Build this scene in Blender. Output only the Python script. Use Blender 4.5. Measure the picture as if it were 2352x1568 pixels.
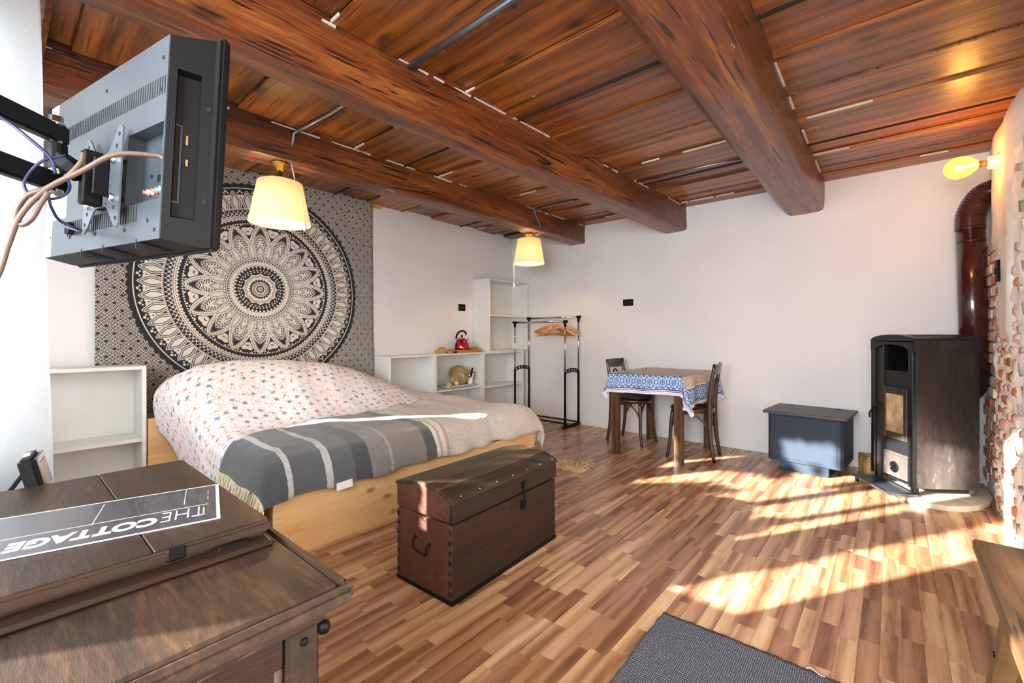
import bpy, bmesh, math, random
import numpy as np
from mathutils import Vector, Matrix, noise
R = random.Random(7)
S = bpy.context.scene
for o in list(bpy.data.objects): bpy.data.objects.remove(o)
COL = S.collection
PI = math.pi
rad = math.radians

# ------------------------------------------------------------------ camera
cam = bpy.data.objects.new('camera', bpy.data.cameras.new('camera')); COL.objects.link(cam)
cam.location = (4.0, -4.66, 1.1); cam.rotation_euler = (rad(90), 0, rad(40.7))
cam.data.sensor_width = 36; cam.data.lens = 36*1016/2352; cam.data.shift_y = -16/2352
cam.data.clip_start = 0.02
S.camera = cam
# ------------------------------------------------------------------ light and exposure
S.view_settings.view_transform = 'Standard'; S.view_settings.look = 'None'
S.view_settings.exposure = 0.38; S.view_settings.gamma = 1; S.view_settings.use_curve_mapping = False
W = bpy.data.worlds.new('sky'); S.world = W; W.use_nodes = True
bg = W.node_tree.nodes['Background']; bg.inputs['Color'].default_value = (.80, .89, 1, 1); bg.inputs['Strength'].default_value = 1.1
def light(name, kind, loc, energy, color, rot=None, direction=None, **k):
    d = bpy.data.lights.new(name, kind); d.energy = energy; d.color = color
    for a, b in k.items(): setattr(d, a, b)
    o = bpy.data.objects.new(name, d); COL.objects.link(o); o.location = loc
    if direction is not None: o.rotation_euler = Vector(direction).to_track_quat('-Z', 'Y').to_euler()
    if rot: o.rotation_euler = rot
    return o
SUN_AZ, SUN_EL = rad(32), rad(17.5)
SD = Vector((math.sin(SUN_AZ)*math.cos(SUN_EL), math.cos(SUN_AZ)*math.cos(SUN_EL), -math.sin(SUN_EL)))
light('sun', 'SUN', (0, -9, 5), 46, (1, .94, .86), direction=SD, angle=rad(.6))
light('daylight_window_1', 'AREA', (1.15, -5.35, 1.42), 12, (.84, .92, 1), direction=(.15, 1, -.12), shape='RECTANGLE', size=2.1, size_y=1.3)
light('fill_light_2', 'AREA', (3.6, -6.5, 1.75), 420, (.93, .965, 1), direction=(-.12, 1, -.10), shape='RECTANGLE', size=2.6, size_y=1.8)  # added fill lamp, brightens the room from behind the camera

# ------------------------------------------------------------------ helpers
def lin(c):
    if isinstance(c, str): c = tuple(int(c[i:i+2], 16) for i in (0, 2, 4))
    return tuple((v/255/12.92 if v/255 <= .04045 else ((v/255+.055)/1.055)**2.4) for v in c)
def col4(c): return (*lin(c), 1)
class NT:
    def __init__(s, name):
        s.m = bpy.data.materials.new(name); s.m.use_nodes = True; s.t = s.m.node_tree; s.n = s.t.nodes
        s.b = s.n['Principled BSDF']; s.out = s.n['Material Output']
    def new(s, t, **k):
        n = s.n.new(t)
        for a, b in k.items(): setattr(n, a, b)
        return n
    def link(s, a, b): s.t.links.new(a, b)
    def coords(s, scale=(1, 1, 1), kind='Object', jitter=True):
        tc = s.new('ShaderNodeTexCoord'); mp = s.new('ShaderNodeMapping'); mp.inputs['Scale'].default_value = scale
        s.link(tc.outputs[kind], mp.inputs['Vector'])
        if jitter:
            oi = s.new('ShaderNodeObjectInfo'); ge = s.new('ShaderNodeNewGeometry'); ad = s.new('ShaderNodeMath', operation='ADD')
            s.link(oi.outputs['Random'], ad.inputs[0]); s.link(ge.outputs['Random Per Island'], ad.inputs[1])
            mu = s.new('ShaderNodeMath', operation='MULTIPLY'); mu.inputs[1].default_value = 37.7; s.link(ad.outputs[0], mu.inputs[0])
            va = s.new('ShaderNodeVectorMath', operation='ADD'); s.link(mp.outputs[0], va.inputs[0]); s.link(mu.outputs[0], va.inputs[1])
            s.rnd = ad.outputs[0]
            return va.outputs[0]
        return mp.outputs[0]
    def noise(s, vec, scale, detail=4, rough=.55, dist=0):
        n = s.new('ShaderNodeTexNoise'); n.inputs['Scale'].default_value = scale; n.inputs['Detail'].default_value = detail
        n.inputs['Roughness'].default_value = rough; n.inputs['Distortion'].default_value = dist
        s.link(vec, n.inputs['Vector']); return n.outputs['Fac']
    def ramp(s, fac, stops, interp='LINEAR'):
        n = s.new('ShaderNodeValToRGB'); cr = n.color_ramp; cr.interpolation = interp
        while len(cr.elements) < len(stops): cr.elements.new(.5)
        for e, (p, c) in zip(cr.elements, stops):
            e.position = p; e.color = col4(c) if not isinstance(c, (int, float)) else (c, c, c, 1)
        s.link(fac, n.inputs[0]); return n.outputs['Color']
    def mix(s, a, b, fac, mode='MIX'):
        n = s.new('ShaderNodeMix', data_type='RGBA', blend_type=mode)
        for v, i in ((fac, 0), (a, 6), (b, 7)):
            if hasattr(v, 'is_output'): s.link(v, n.inputs[i])
            else: n.inputs[i].default_value = v if i == 0 else (col4(v) if isinstance(v, str) else v)
        return n.outputs[2]
    def math(s, op, a, b=None):
        n = s.new('ShaderNodeMath', operation=op)
        for i, v in enumerate((a, b)):
            if v is None: continue
            if hasattr(v, 'is_output'): s.link(v, n.inputs[i])
            else: n.inputs[i].default_value = v
        return n.outputs[0]
    def bump(s, h, strength=.3, dist=.01):
        n = s.new('ShaderNodeBump'); n.inputs['Strength'].default_value = strength; n.inputs['Distance'].default_value = dist
        s.link(h, n.inputs['Height']); s.link(n.outputs[0], s.b.inputs['Normal'])
    def set(s, base=None, rough=None, metal=None, **k):
        for key, v in (('Base Color', base), ('Roughness', rough), ('Metallic', metal)):
            if v is None: continue
            if hasattr(v, 'is_output'): s.link(v, s.b.inputs[key])
            else: s.b.inputs[key].default_value = col4(v) if isinstance(v, (str, tuple)) else v
        for a, v in k.items(): s.b.inputs[a.replace('_', ' ')].default_value = v
        return s.m
def plain(name, c, rough=.5, metal=0, var=.06, scale=9, bump=0, **k):
    s = NT(name); v = s.coords(jitter=False); f = s.noise(v, scale, 5)
    hi = tuple(min(255, x*(1+var)) for x in (int(c[i:i+2], 16) for i in (0, 2, 4)))
    lo = tuple(x*(1-var) for x in (int(c[i:i+2], 16) for i in (0, 2, 4)))
    s.set(s.ramp(f, [(.3, lo), (.7, hi)]), rough, metal, **k)
    if bump: s.bump(s.noise(v, scale*12, 4), bump, .004)
    return s.m
def wood(name, dark, mid, light_, axis='X', freq=40, stretch=14, rough=.45, knots=.5, tone=.25, knotcol='3a1c0c', bump=.25, coat=0.0, kscale=2.2, blot=.35, tones=None, rings=10, ring=.28, cracks=0.0, flakes=0.0, krad=.085):
    """grain runs along axis; tones: base colours picked per piece"""
    s = NT(name); ax = 'XYZ'.index(axis)
    sc = [1, 1, 1]; sc[ax] = 1/stretch; v = s.coords(tuple(sc)); rnd = s.rnd
    wv = s.new('ShaderNodeTexWave', wave_type='BANDS', bands_direction='Y' if axis == 'X' else 'X'); wv.inputs['Scale'].default_value = rings/3
    wv.inputs['Distortion'].default_value = 7; wv.inputs['Detail'].default_value = 3; wv.inputs['Detail Scale'].default_value = 1.1; wv.inputs['Detail Roughness'].default_value = .62
    s.link(v, wv.inputs['Vector'])
    g = s.noise(v, freq*1.6, 4, .65, .3); g2 = s.noise(v, freq*.16, 3, .55, .8)
    gg = s.math('ADD', s.math('ADD', s.math('MULTIPLY', g, .55*(1-ring)+.1), s.math('MULTIPLY', wv.outputs['Fac'], ring*.62)), s.math('MULTIPLY', g2, .45*(1-ring)+.1))
    nrm = .55*(1-ring)+.1+ring*.62+.45*(1-ring)+.1; gg = s.math('DIVIDE', gg, nrm)
    if tones:
        base = s.ramp(s.math('FRACT', s.math('MULTIPLY', rnd, 7.31)), [(k/len(tones), t) for k, t in enumerate(tones)], 'CONSTANT')
        c = s.mix(base, s.ramp(gg, [(.33, dark), (.5, mid), (.66, light_)]), 1.0, 'MULTIPLY')
    else:
        c = s.ramp(gg, [(.28, dark), (.5, mid), (.68, light_)])
        c = s.mix(c, s.ramp(s.math('FRACT', rnd), [(0, 1-tone), (1, 1.0)]), 1.0, 'MULTIPLY')
    if blot:
        bl = s.ramp(s.noise(v, 2.6, 6, .7), [(.42, 1.0), (.68, 1-blot)]); c = s.mix(c, bl, 1.0, 'MULTIPLY')
    if knots:
        sk = [1, 1, 1]; sk[ax] = 1/2.0; kv = s.coords(tuple(sk))
        vo = s.new('ShaderNodeTexVoronoi'); vo.inputs['Scale'].default_value = kscale; s.link(kv, vo.inputs['Vector'])
        kn = s.ramp(s.math('ADD', vo.outputs['Distance'], s.math('MULTIPLY', g, .04)), [(krad*.45, 1), (krad, 0)])
        c = s.mix(c, knotcol, s.math('MULTIPLY', kn, knots))
    if cracks:
        st = [1, 1, 1]; st[ax] = 1/(stretch*1.6); cr = s.noise(s.coords(tuple(st)), freq*1.1, 2, .5); k_ = s.ramp(cr, [(.61, 0), (.66, 1)])
        c = s.mix(c, '1c0c06', s.math('MULTIPLY', k_, cracks)); gg = s.math('SUBTRACT', gg, k_)
    if flakes:
        st = [1, 1, 1]; st[ax] = 1/3; fk = s.ramp(s.noise(s.coords(tuple(st)), 9, 5, .75), [(.70, 0), (.712, 1)]); c = s.mix(c, 'd8c6b0', s.math('MULTIPLY', fk, flakes))
    s.set(c, rough)
    if coat: s.b.inputs['Coat Weight'].default_value = coat; s.b.inputs['Coat Roughness'].default_value = .25
    s.bump(gg, bump, .006)
    return s.m
def image_mat(name, arr, rough=.85, uv=True, bump=0, ext='REPEAT'):
    """a print computed in the script, put on by UV"""
    h, w, _ = arr.shape
    im = bpy.data.images.new(name, w, h); a = np.ones((h, w, 4), np.float32); a[..., :3] = np.clip(arr, 0, 1)
    im.pixels.foreach_set(a.ravel()); im.update(); im.pack()
    s = NT(name); t = s.new('ShaderNodeTexImage', image=im, extension=ext); tc = s.new('ShaderNodeTexCoord')
    s.link(tc.outputs['UV'], t.inputs['Vector']); s.link(t.outputs['Color'], s.b.inputs['Base Color']); s.b.inputs['Roughness'].default_value = rough
    if bump: s.bump(s.noise(s.coords(jitter=False), 320, 2), bump, .002)
    return s.m

def quadbox(bm, x0, x1, y0, y1, z0, z1, bev=0.0, M=None, seg=1):
    vs = [bm.verts.new(p) for p in ((x0, y0, z0), (x1, y0, z0), (x1, y1, z0), (x0, y1, z0), (x0, y0, z1), (x1, y0, z1), (x1, y1, z1), (x0, y1, z1))]
    fs = [bm.faces.new([vs[i] for i in f]) for f in ((0, 3, 2, 1), (4, 5, 6, 7), (0, 1, 5, 4), (1, 2, 6, 5), (2, 3, 7, 6), (3, 0, 4, 7))]
    if M is not None: bmesh.ops.transform(bm, matrix=M, verts=vs)
    if bev: bmesh.ops.bevel(bm, geom=list({e for f in fs for e in f.edges}), offset=bev, segments=seg, affect='EDGES', clamp_overlap=True)
def catmull(pts, n=6):
    pts = [Vector(p) for p in pts]; out = []
    P_ = [pts[0]*2-pts[1]] + pts + [pts[-1]*2-pts[-2]]
    for i in range(1, len(P_)-2):
        a, b, c, d = P_[i-1:i+3]
        for k in range(n):
            t = k/n
            out.append(.5*((2*b)+(c-a)*t+(2*a-5*b+4*c-d)*t*t+(3*b-a-3*c+d)*t**3))
    out.append(pts[-1]); return out
def tube(bm, pts, r, n=8, closed=False, caps=True):
    pts = [Vector(p) for p in pts]; m = len(pts); rs = r if isinstance(r, (list, tuple)) else [r]*m
    T = []
    for i in range(m):
        a = pts[(i-1) % m if closed else max(0, i-1)]; b = pts[(i+1) % m if closed else min(m-1, i+1)]
        T.append((b-a).normalized() if (b-a).length > 1e-9 else Vector((0, 0, 1)))
    up = Vector((0, 0, 1)) if abs(T[0].z) < .9 else Vector((1, 0, 0))
    nrm = (up-T[0]*up.dot(T[0])).normalized(); rings = []
    for i in range(m):
        nrm = (nrm-T[i]*nrm.dot(T[i])).normalized(); bi = T[i].cross(nrm)
        rings.append([bm.verts.new(pts[i]+(nrm*math.cos(2*PI*k/n)+bi*math.sin(2*PI*k/n))*rs[i]) for k in range(n)])
    for i in range(m if closed else m-1):
        A, B = rings[i], rings[(i+1) % m]
        for k in range(n): bm.faces.new((A[k], A[(k+1) % n], B[(k+1) % n], B[k]))
    if caps and not closed: bm.faces.new(rings[0][::-1]); bm.faces.new(rings[-1])
def lathe(bm, prof, n=24, c=(0, 0, 0), M=None, cap=True):
    rings = []; allv = []
    for r, z in prof:
        ring = [bm.verts.new((c[0]+r*math.cos(2*PI*k/n), c[1]+r*math.sin(2*PI*k/n), c[2]+z)) for k in range(n)]; rings.append(ring); allv += ring
    for A, B in zip(rings, rings[1:]):
        for k in range(n): bm.faces.new((A[k], A[(k+1) % n], B[(k+1) % n], B[k]))
    if cap: bm.faces.new(rings[0][::-1]); bm.faces.new(rings[-1])
    if M is not None: bmesh.ops.transform(bm, matrix=M, verts=allv)
def grid(bm, nu, nv, fn, uvfn=None):
    V_ = [[bm.verts.new(fn(i/nu, j/nv)) for j in range(nv+1)] for i in range(nu+1)]
    uv = bm.loops.layers.uv.verify() if uvfn else None
    for i in range(nu):
        for j in range(nv):
            f = bm.faces.new((V_[i][j], V_[i+1][j], V_[i+1][j+1], V_[i][j+1])); f.smooth = True
            if uv:
                for l, (a, b) in zip(f.loops, ((i, j), (i+1, j), (i+1, j+1), (i, j+1))): l[uv].uv = uvfn(a/nu, b/nv)
def prism(bm, pts, axis, a0, a1, bev=0):
    """polygon pts (2-D) extruded along axis from a0 to a1"""
    def P3(p, a): return {'X': (a, p[0], p[1]), 'Y': (p[0], a, p[1]), 'Z': (p[0], p[1], a)}[axis]
    A = [bm.verts.new(P3(p, a0)) for p in pts]; B = [bm.verts.new(P3(p, a1)) for p in pts]; n = len(pts)
    fs = [bm.faces.new(A[::-1]), bm.faces.new(B)] + [bm.faces.new((A[k], A[(k+1) % n], B[(k+1) % n], B[k])) for k in range(n)]
    if bev: bmesh.ops.bevel(bm, geom=list({e for f in fs for e in f.edges}), offset=bev, segments=1, affect='EDGES')
def obj(name, bm, mat, parent=None, smooth=False, sub=0, solid=0, loc=None, mods=None):
    bmesh.ops.recalc_face_normals(bm, faces=bm.faces)
    me = bpy.data.meshes.new(name); bm.to_mesh(me); bm.free()
    if smooth: me.shade_smooth()
    if mat: me.materials.append(mat)
    o = bpy.data.objects.new(name, me); COL.objects.link(o)
    if parent: o.parent = parent
    if loc: o.location = loc
    if solid: m = o.modifiers.new('s', 'SOLIDIFY'); m.thickness = solid; m.offset = 0
    if sub: m = o.modifiers.new('u', 'SUBSURF'); m.levels = m.render_levels = sub
    return o
def smooth_angle(o, a=35):
    me = o.data; me.shade_smooth()
    try: me.set_sharp_from_angle(angle=rad(a))
    except Exception: pass
    return o
def tag(o, label=None, cat=None, group=None, kind=None):
    for k, v in (('label', label), ('category', cat), ('group', group), ('kind', kind)):
        if v: o[k] = v
    return o
def thing(name, label, cat, loc=(0, 0, 0), rotz=0, group=None):
    o = bpy.data.objects.new(name, None); COL.objects.link(o); o.location = loc; o.rotation_euler = (0, 0, rotz); o.empty_display_size = .1
    return tag(o, label, cat, group)
def copy_tree(o, parent=None, top=True):
    c = o.copy(); COL.objects.link(c)
    if parent: c.parent = parent
    for ch in list(o.children): copy_tree(ch, c, False)
    return c
def one(fn, *a, **k):
    bm = bmesh.new(); fn(bm, *a, **k); return bm
def B(*a, **k): return one(quadbox, *a, **k)
def T_(*a, **k): return one(tube, *a, **k)
def L_(*a, **k): return one(lathe, *a, **k)

# ------------------------------------------------------------------ materials
M_wall = plain('white_plaster', 'dcdbdc', .9, var=.02, scale=1.6, bump=.10)
M_rough = plain('rough_plaster', 'd8d2cb', .95, var=.06, scale=5, bump=.6)
M_ceil = wood('stained_ceiling_pine', '6e5040', 'd4c0ac', 'fff2e0', 'X', 46, 15, .38, .9, .3, '240e08', .35, coat=.3, kscale=4.2, blot=.55, tones=['9e6024', 'b0702c', '8c501e', 'ba7a34', 'a26426', 'ac6a2a'], rings=9, ring=.25, cracks=.6, flakes=.9, krad=.17)
M_beam = wood('hewn_beam_oak', '34160a', '703614', 'a4642e', 'Y', 50, 15, .40, .7, .08, '200d06', .9, coat=.3, kscale=3.6, blot=.6, rings=9, ring=.18, cracks=.95, flakes=.9, krad=.15)
M_gap = plain('dark_joint', '1e0c07', .9)
M_flake = plain('whitish_filler', 'c9bfb2', .8)
M_floor = wood('laminate_strip', 'a8948a', 'e6dcd4', 'ffffff', 'Y', 34, 12, .27, 0, .3, bump=.02, blot=.06, tones=['c0946e', 'd2a982', 'b08260', 'dab48e', 'c4987a', 'cca27c', 'a67a5e'], rings=12, ring=.38)
M_pine = wood('clear_pine', 'c8985e', 'dcb07a', 'e8c492', 'Y', 30, 12, .45, .85, .05, '6a3a1a', .10, kscale=6.5, blot=.08, rings=6, krad=.17)
M_pineX = wood('clear_pine_x', 'b07a42', 'c89054', 'd8a870', 'X', 30, 12, .45, .85, .05, '643414', .12, kscale=3.4, blot=.1, rings=6, krad=.17)
M_melamine = plain('white_melamine', 'dededb', .45, var=.01)
M_black = plain('black_plastic', '070709', .55, Specular_IOR_Level=.2)
M_tvgrey = plain('charcoal_plastic', '3a4148', .33, var=.04)
M_steel = plain('chromed_steel', 'c8c8cc', .18, 1)
M_zinc = plain('galvanised_plate', '7c848c', .35, .9)
M_brass = plain('aged_brass', 'a08048', .3, 1)
M_darkwood = wood('bentwood_walnut', '20100a', '3c2012', '4e2c18', 'Z', 34, 10, .3, 0, .1, bump=.1, coat=.3)
M_tablewood = wood('oiled_acacia', '33200f', '5c3e1e', '765428', 'Z', 34, 12, .42, .2, .1, bump=.15)
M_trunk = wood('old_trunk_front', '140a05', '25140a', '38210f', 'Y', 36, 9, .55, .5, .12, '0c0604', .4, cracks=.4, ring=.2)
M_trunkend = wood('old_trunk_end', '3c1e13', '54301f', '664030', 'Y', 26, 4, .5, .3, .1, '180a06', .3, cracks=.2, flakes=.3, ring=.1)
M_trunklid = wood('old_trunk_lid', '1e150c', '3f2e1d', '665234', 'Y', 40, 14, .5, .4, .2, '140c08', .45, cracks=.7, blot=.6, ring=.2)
M_iron = plain('black_iron', '151414', .5, .7)
M_desk = wood('worn_desk_oak', '1a110a', '352417', '553c28', 'X', 70, 5, .50, .1, .12, '18100a', .25, coat=.04, blot=.6, ring=.12)
M_deskdark = wood('dark_desk_edge', '180c06', '2c190d', '462b15', 'Y', 40, 10, .42, .2, .12, '0c0503', .25, coat=.1, cracks=.3, ring=.2)
M_deskred = plain('red_stained_panel', '43200f', .42, var=.3, scale=4, bump=.3)
M_bench = wood('bench_board', '3a2616', '66492f', '866546', 'Y', 30, 10, .5, .4, .1, '1c120a', .3, cracks=.7)
M_benchleg = wood('bench_leg_pine', '6e5238', '96764f', 'ac8c64', 'Z', 26, 10, .6, .4, .1, '3c2414', .3)
M_crate = wood('pale_crate', '8a6a3c', 'b08e58', 'c4a46c', 'X', 26, 8, .6, .2, .1, bump=.1)
M_hanger = wood('honey_hanger', 'a05c18', 'c47c2c', 'd89040', 'Y', 26, 8, .35, 0, .1, bump=.05)
M_bamboo = wood('bamboo_tray', 'a06c2e', 'c08a46', 'd09c5c', 'Y', 26, 8, .4, 0, .05, bump=.05)
M_white = plain('white_enamel', 'eeeeea', .4)
# ================================================================== THE ROOM
RW = 4.53   # right wall plane
HC = 2.42   # underside of the ceiling boards
def struct(name, bm, mat, **k):
    o = obj(name, bm, mat, **k); o['kind'] = 'structure'; return o
bm = bmesh.new(); quadbox(bm, -.2, 0, -4.95, 0, 0, 2.5)
struct('wall_left', bm, M_wall)
struct('wall_back', B(-.2, RW+.2, 0, .2, 0, 2.5), M_wall)
# window wall: a near part with the window, then a recess behind the desk
bm = bmesh.new()
WX0, WX1, WZ0, WZ1 = .0, 2.28, .75, 2.0
Y1 = -4.78
quadbox(bm, WX1, 2.5, Y1-.2, Y1, 0, 2.5)
quadbox(bm, WX0, WX1, Y1-.2, Y1, 0, WZ0); quadbox(bm, WX0, WX1, Y1-.2, Y1, WZ1, 2.5)
quadbox(bm, 2.3, 2.5, -5.5, Y1-.2, 0, 2.5)
V0, V1 = 2.75, 4.35
quadbox(bm, 2.5, V0, -5.5, -5.3, 0, 2.5); quadbox(bm, V1, RW+.2, -5.5, -5.3, 0, 2.5)
quadbox(bm, V0, V1, -5.5, -5.3, 0, .78); quadbox(bm, V0, V1, -5.5, -5.3, 2.1, 2.5)
struct('wall_front', bm, M_wall)
M_glass = NT('window_glass')
tr = M_glass.new('ShaderNodeBsdfTransparent'); gl = M_glass.new('ShaderNodeBsdfGlossy'); gl.inputs['Roughness'].default_value = .03
mx = M_glass.new('ShaderNodeMixShader'); mx.inputs[0].default_value = .06
M_glass.link(tr.outputs[0], mx.inputs[1]); M_glass.link(gl.outputs[0], mx.inputs[2]); M_glass.link(mx.outputs[0], M_glass.out.inputs[0]); M_glass = M_glass.m
def window(name, x0, x1, z0, z1, y, bars=None):
    bm = bmesh.new(); f = .03
    quadbox(bm, x0, x0+f, y-.03, y+.03, z0, z1); quadbox(bm, x1-f, x1, y-.03, y+.03, z0, z1)
    quadbox(bm, x0+f, x1-f, y-.03, y+.03, z0, z0+f); quadbox(bm, x0+f, x1-f, y-.03, y+.03, z1-f, z1)
    w = struct(name, bm, M_white)
    bars = bars or [((x0+x1)/2, .035)]; xs = [x0+f]
    for xm, hw_ in bars:
        obj('mullion', B(xm-hw_, xm+hw_, y-.03, y+.03, z0+f, z1-f), M_white, w); xs += [xm-hw_, xm+hw_]
    xs.append(x1-f)
    for a, b in zip(xs[::2], xs[1::2]): obj('pane', B(a, b, y-.003, y+.003, z0+f, z1-f), M_glass, w)
    return w
window('window_1', WX0, WX1, WZ0, WZ1, Y1-.1, [(.33, .07), (1.19, .03), (1.50, .02)])
window('window_added', V0, V1, .78, 2.1, -5.4)  # unseen window behind the camera, added to let in fill light

# ---- right wall: brick, stone and plaster
wr = struct('wall_right', B(RW, RW+.2, -5.3, 0, 0, 2.5), M_rough)
mb = NT('old_brick'); v = mb.coords(); n1 = mb.noise(v, 9, 5); n2 = mb.noise(v, 40, 4)
c = mb.ramp(mb.math('FRACT', mb.rnd), [(0, 'a85c3c'), (.5, 'bb7452'), (1, 'cc9474')])
c = mb.mix(c, 'd8cabb', mb.math('MULTIPLY', mb.math('GREATER_THAN', n1, .47), .8)); mb.set(c, .9); mb.bump(n2, .7, .01); M_brick = mb.m
ms = NT('grey_field_stone'); v = ms.coords(); c = ms.ramp(ms.math('FRACT', ms.rnd), [(0, '8e8c84'), (.5, 'b4aea2'), (1, 'd4cec2')])
ms.set(c, .9); ms.bump(ms.noise(v, 16, 5), .8, .02); M_stone = ms.m
M_mortar = plain('smeared_lime_mortar', 'f0ede8', .95, var=.08, scale=8, bump=.8)
obj('mortar_bed', B(RW-.012, RW, -.5, -.003, 0, 1.74), M_mortar, wr)
def blob_box(sx, sy, sz, rr, seed, bev=.01):
    bm = bmesh.new(); quadbox(bm, -sx/2, sx/2, -sy/2, sy/2, -sz/2, sz/2, bev, seg=2 if bev > .02 else 1)
    for v_ in bm.verts: v_.co += noise.noise_vector(v_.co*9+Vector((seed*3.1, 0, 0)))*rr
    return bm
def protos(name, n, dims, mat, rr, bev):
    out = []
    for i in range(n):
        o = obj(name, blob_box(*dims[i % len(dims)], rr, 50+i, bev), mat); o.data.shade_smooth() if bev > .01 else None; out.append(o.data); bpy.data.objects.remove(o)
    return out
bp = protos('brick', 6, [(.05, .225, .062), (.05, .21, .066), (.05, .235, .06)], M_brick, .006, .005)
hp = protos('brick', 6, [(.06, .105, .060), (.06, .12, .066), (.06, .085, .055)], M_brick, .006, .014)
sp_ = protos('stone', 6, [(.08, .14, .09), (.08, .11, .12), (.08, .17, .10)], M_stone, .012, .032)
def piece(name, me, loc, rx=0):
    o = bpy.data.objects.new(name, me); COL.objects.link(o); o.parent = wr; o.location = loc; o.rotation_euler = (rx, 0, 0)
for k in range(22):                                                   # clean courses behind the stove
    z = .12+k*.0745
    for j in range(3):
        y = -.115-j*.24+(.12 if k % 2 else 0)
        if y > -.1: continue
        if y < -.5: continue
        piece('brick', bp[R.randrange(6)], (RW-.004-R.uniform(0, .008), y, z), R.uniform(-.02, .02))
def lump(u, v_):
    y, z = -.49-2.3*u, 2.1*v_; n = noise.noise(Vector((y*7, z*7, 0)))*.016+noise.noise(Vector((y*22, z*22, 4)))*.007
    return (RW-.001-(0 if u == 0 else .026+n), y, z)
obj('mortar_bed', one(grid, 130, 120, lump), M_mortar, wr, smooth=True)
for k in range(21):                                                   # smeared courses of the window jamb
    z = .06+k*.073
    for j in range(8):
        y = -.56-j*.135-(.06 if k % 2 else 0)+R.uniform(-.012, .012)
        if z > 1.15 and y < -.72 and y > -1.0: continue
        if y < -1.12 or R.random() < .12: continue
        piece('brick', hp[R.randrange(6)], (RW-.001-R.uniform(0, .009), y, z+R.uniform(-.008, .008)), R.uniform(-.15, .15))
for k in range(20):
    z = .08+k*.105
    for j in range(3):
        y = -1.22-j*.19-(.08 if k % 2 else 0)
        piece('stone', sp_[R.randrange(6)], (RW+.010-R.uniform(0, .012), y+R.uniform(-.02, .02), z), R.uniform(-.4, .4))
def wavy_patch(y0, y1, z0, z1, th, seed):
    q = random.Random(seed); bm = bmesh.new()
    def fn(u, v_):
        y = y0+(y1-y0)*u; z = z0+(z1-z0)*v_
        e = min(u, 1-u, v_, 1-v_)
        n = noise.noise(Vector((y*5, z*5, seed)))*.05
        return (RW-th*min(1, e*8)-noise.noise(Vector((y*4, z*4, 3)))*.008, y+(n if 0 < u < 1 else n*1.6), z+(n if v_ else n*1.8))
    grid(bm, 14, 26, fn); return bm
obj('plaster_patch', wavy_patch(-1.1, -.42, 1.55, 2.44, .05, 1), M_rough, wr, smooth=True)
obj('plaster_patch', wavy_patch(-1.06, -.68, 1.0, 1.75, .05, 4), M_rough, wr, smooth=True)
# ---- baseboards
bb = struct('baseboard_back', B(.0, RW, -.014, 0, 0, .055, .003), M_melamine)
struct('baseboard_left', B(0, .014, -4.75, 0, 0, .055, .003), M_melamine)

# ---- floor: subfloor, then every strip of the laminate
fl = struct('floor', B(-.1, RW+.1, -5.5, .1, -.10, -.0045), M_gap)
lens = [.17, .21, .25, .29, .33, .38, .43]; sm = {}
SW = .0592
for i, L in enumerate(lens):
    o = obj('floor_strip', B(-SW/2+.0003, SW/2-.0003, -L/2+.0003, L/2-.0003, -.0045, 0), M_floor); sm[i] = o.data; bpy.data.objects.remove(o)
fc = Vector((4.0, -4.66)); vv = Vector((-.652, .758)); rr_ = Vector((.758, .652))
def hidden(x, y):
    return (x < 1.76 and -3.95 < y < -1.75) or (2.3 < x < 2.66 and -3.46 < y < -2.72) or (x < .28) or (2.6 < x < 3.42 and y < -4.36) or (3.34 < x < 4.02 and y < -2.97)
cand = []; xcol = -.0
x = SW/2; ci = 0
while x < RW:
    y = -5.3-R.uniform(0, .3)
    while y < 0:
        i = R.randrange(len(lens)); L = lens[i]
        if y+L > 0: break
        if y+L/2 > -5.3:
            p = Vector((x, y+L/2))-fc; d = p.dot(vv); l = p.dot(rr_)
            area = 0
            if d > .7 and abs(l/d) < 1.2 and not hidden(x, y+L/2): area = L/d**3
            cand.append((area, x, y+L/2, i))
        y += L
    if y < 0: cand.append((0, x, y/2, -y))
    x += SW; ci += 1
cand.sort(key=lambda t: -t[0])
for a_, x, y, i in cand[:300]:
    o = bpy.data.objects.new('floor_strip', sm[i]); COL.objects.link(o); o.parent = fl; o.location = (x, y, 0)
bm = bmesh.new()
for a_, x, y, i in cand[300:]:
    L = lens[i] if isinstance(i, int) else i
    quadbox(bm, x-SW/2+.0003, x+SW/2-.0003, y-L/2+.0003, y+L/2-.0003, -.0045, 0)
tag(obj('floor_strip', bm, M_floor, fl), kind='stuff')

# ---- ceiling: deck, boards between the beams, filler in the joints
ce = struct('ceiling', B(-.2, RW+.2, -5.5, .1, HC+.03, HC+.12), M_gap)
ys = [-5.3, -4.90, -4.44, -4.15, -3.75, -3.36, -3.0, -2.62, -2.24, -1.85, -1.42, -1.0, -.72, -.44, -.18, 0]
bays = [(0, 1.0), (1.1, 2.16), (2.2, 3.36), (3.44, RW)]
for bi, (a, b) in enumerate(bays):
    for i in range(len(ys)-1):
        y0, y1 = ys[i], ys[i+1]; low = (i % 2 == 0)
        j = (bi*.013) % .03
        z = HC + (0 if low else .022) + R.uniform(-.003, .003); ov = .012 if low else -.004
        bm = bmesh.new(); quadbox(bm, a, b, y0-ov+j+.003, y1+ov+j-.003, z, z+.022, .003)
        obj('ceiling_board', bm, M_ceil, ce)
        if low:    # a dark cover strip on the joint
            yy = y1+ov+j
            quad = bmesh.new(); quadbox(quad, a, b, yy-.002, yy+.020, z-.006, z+.016, .003)
            obj('cover_strip', quad, M_gap if i % 4 else M_beam, ce)
bm = bmesh.new(); q = random.Random(5)
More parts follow.
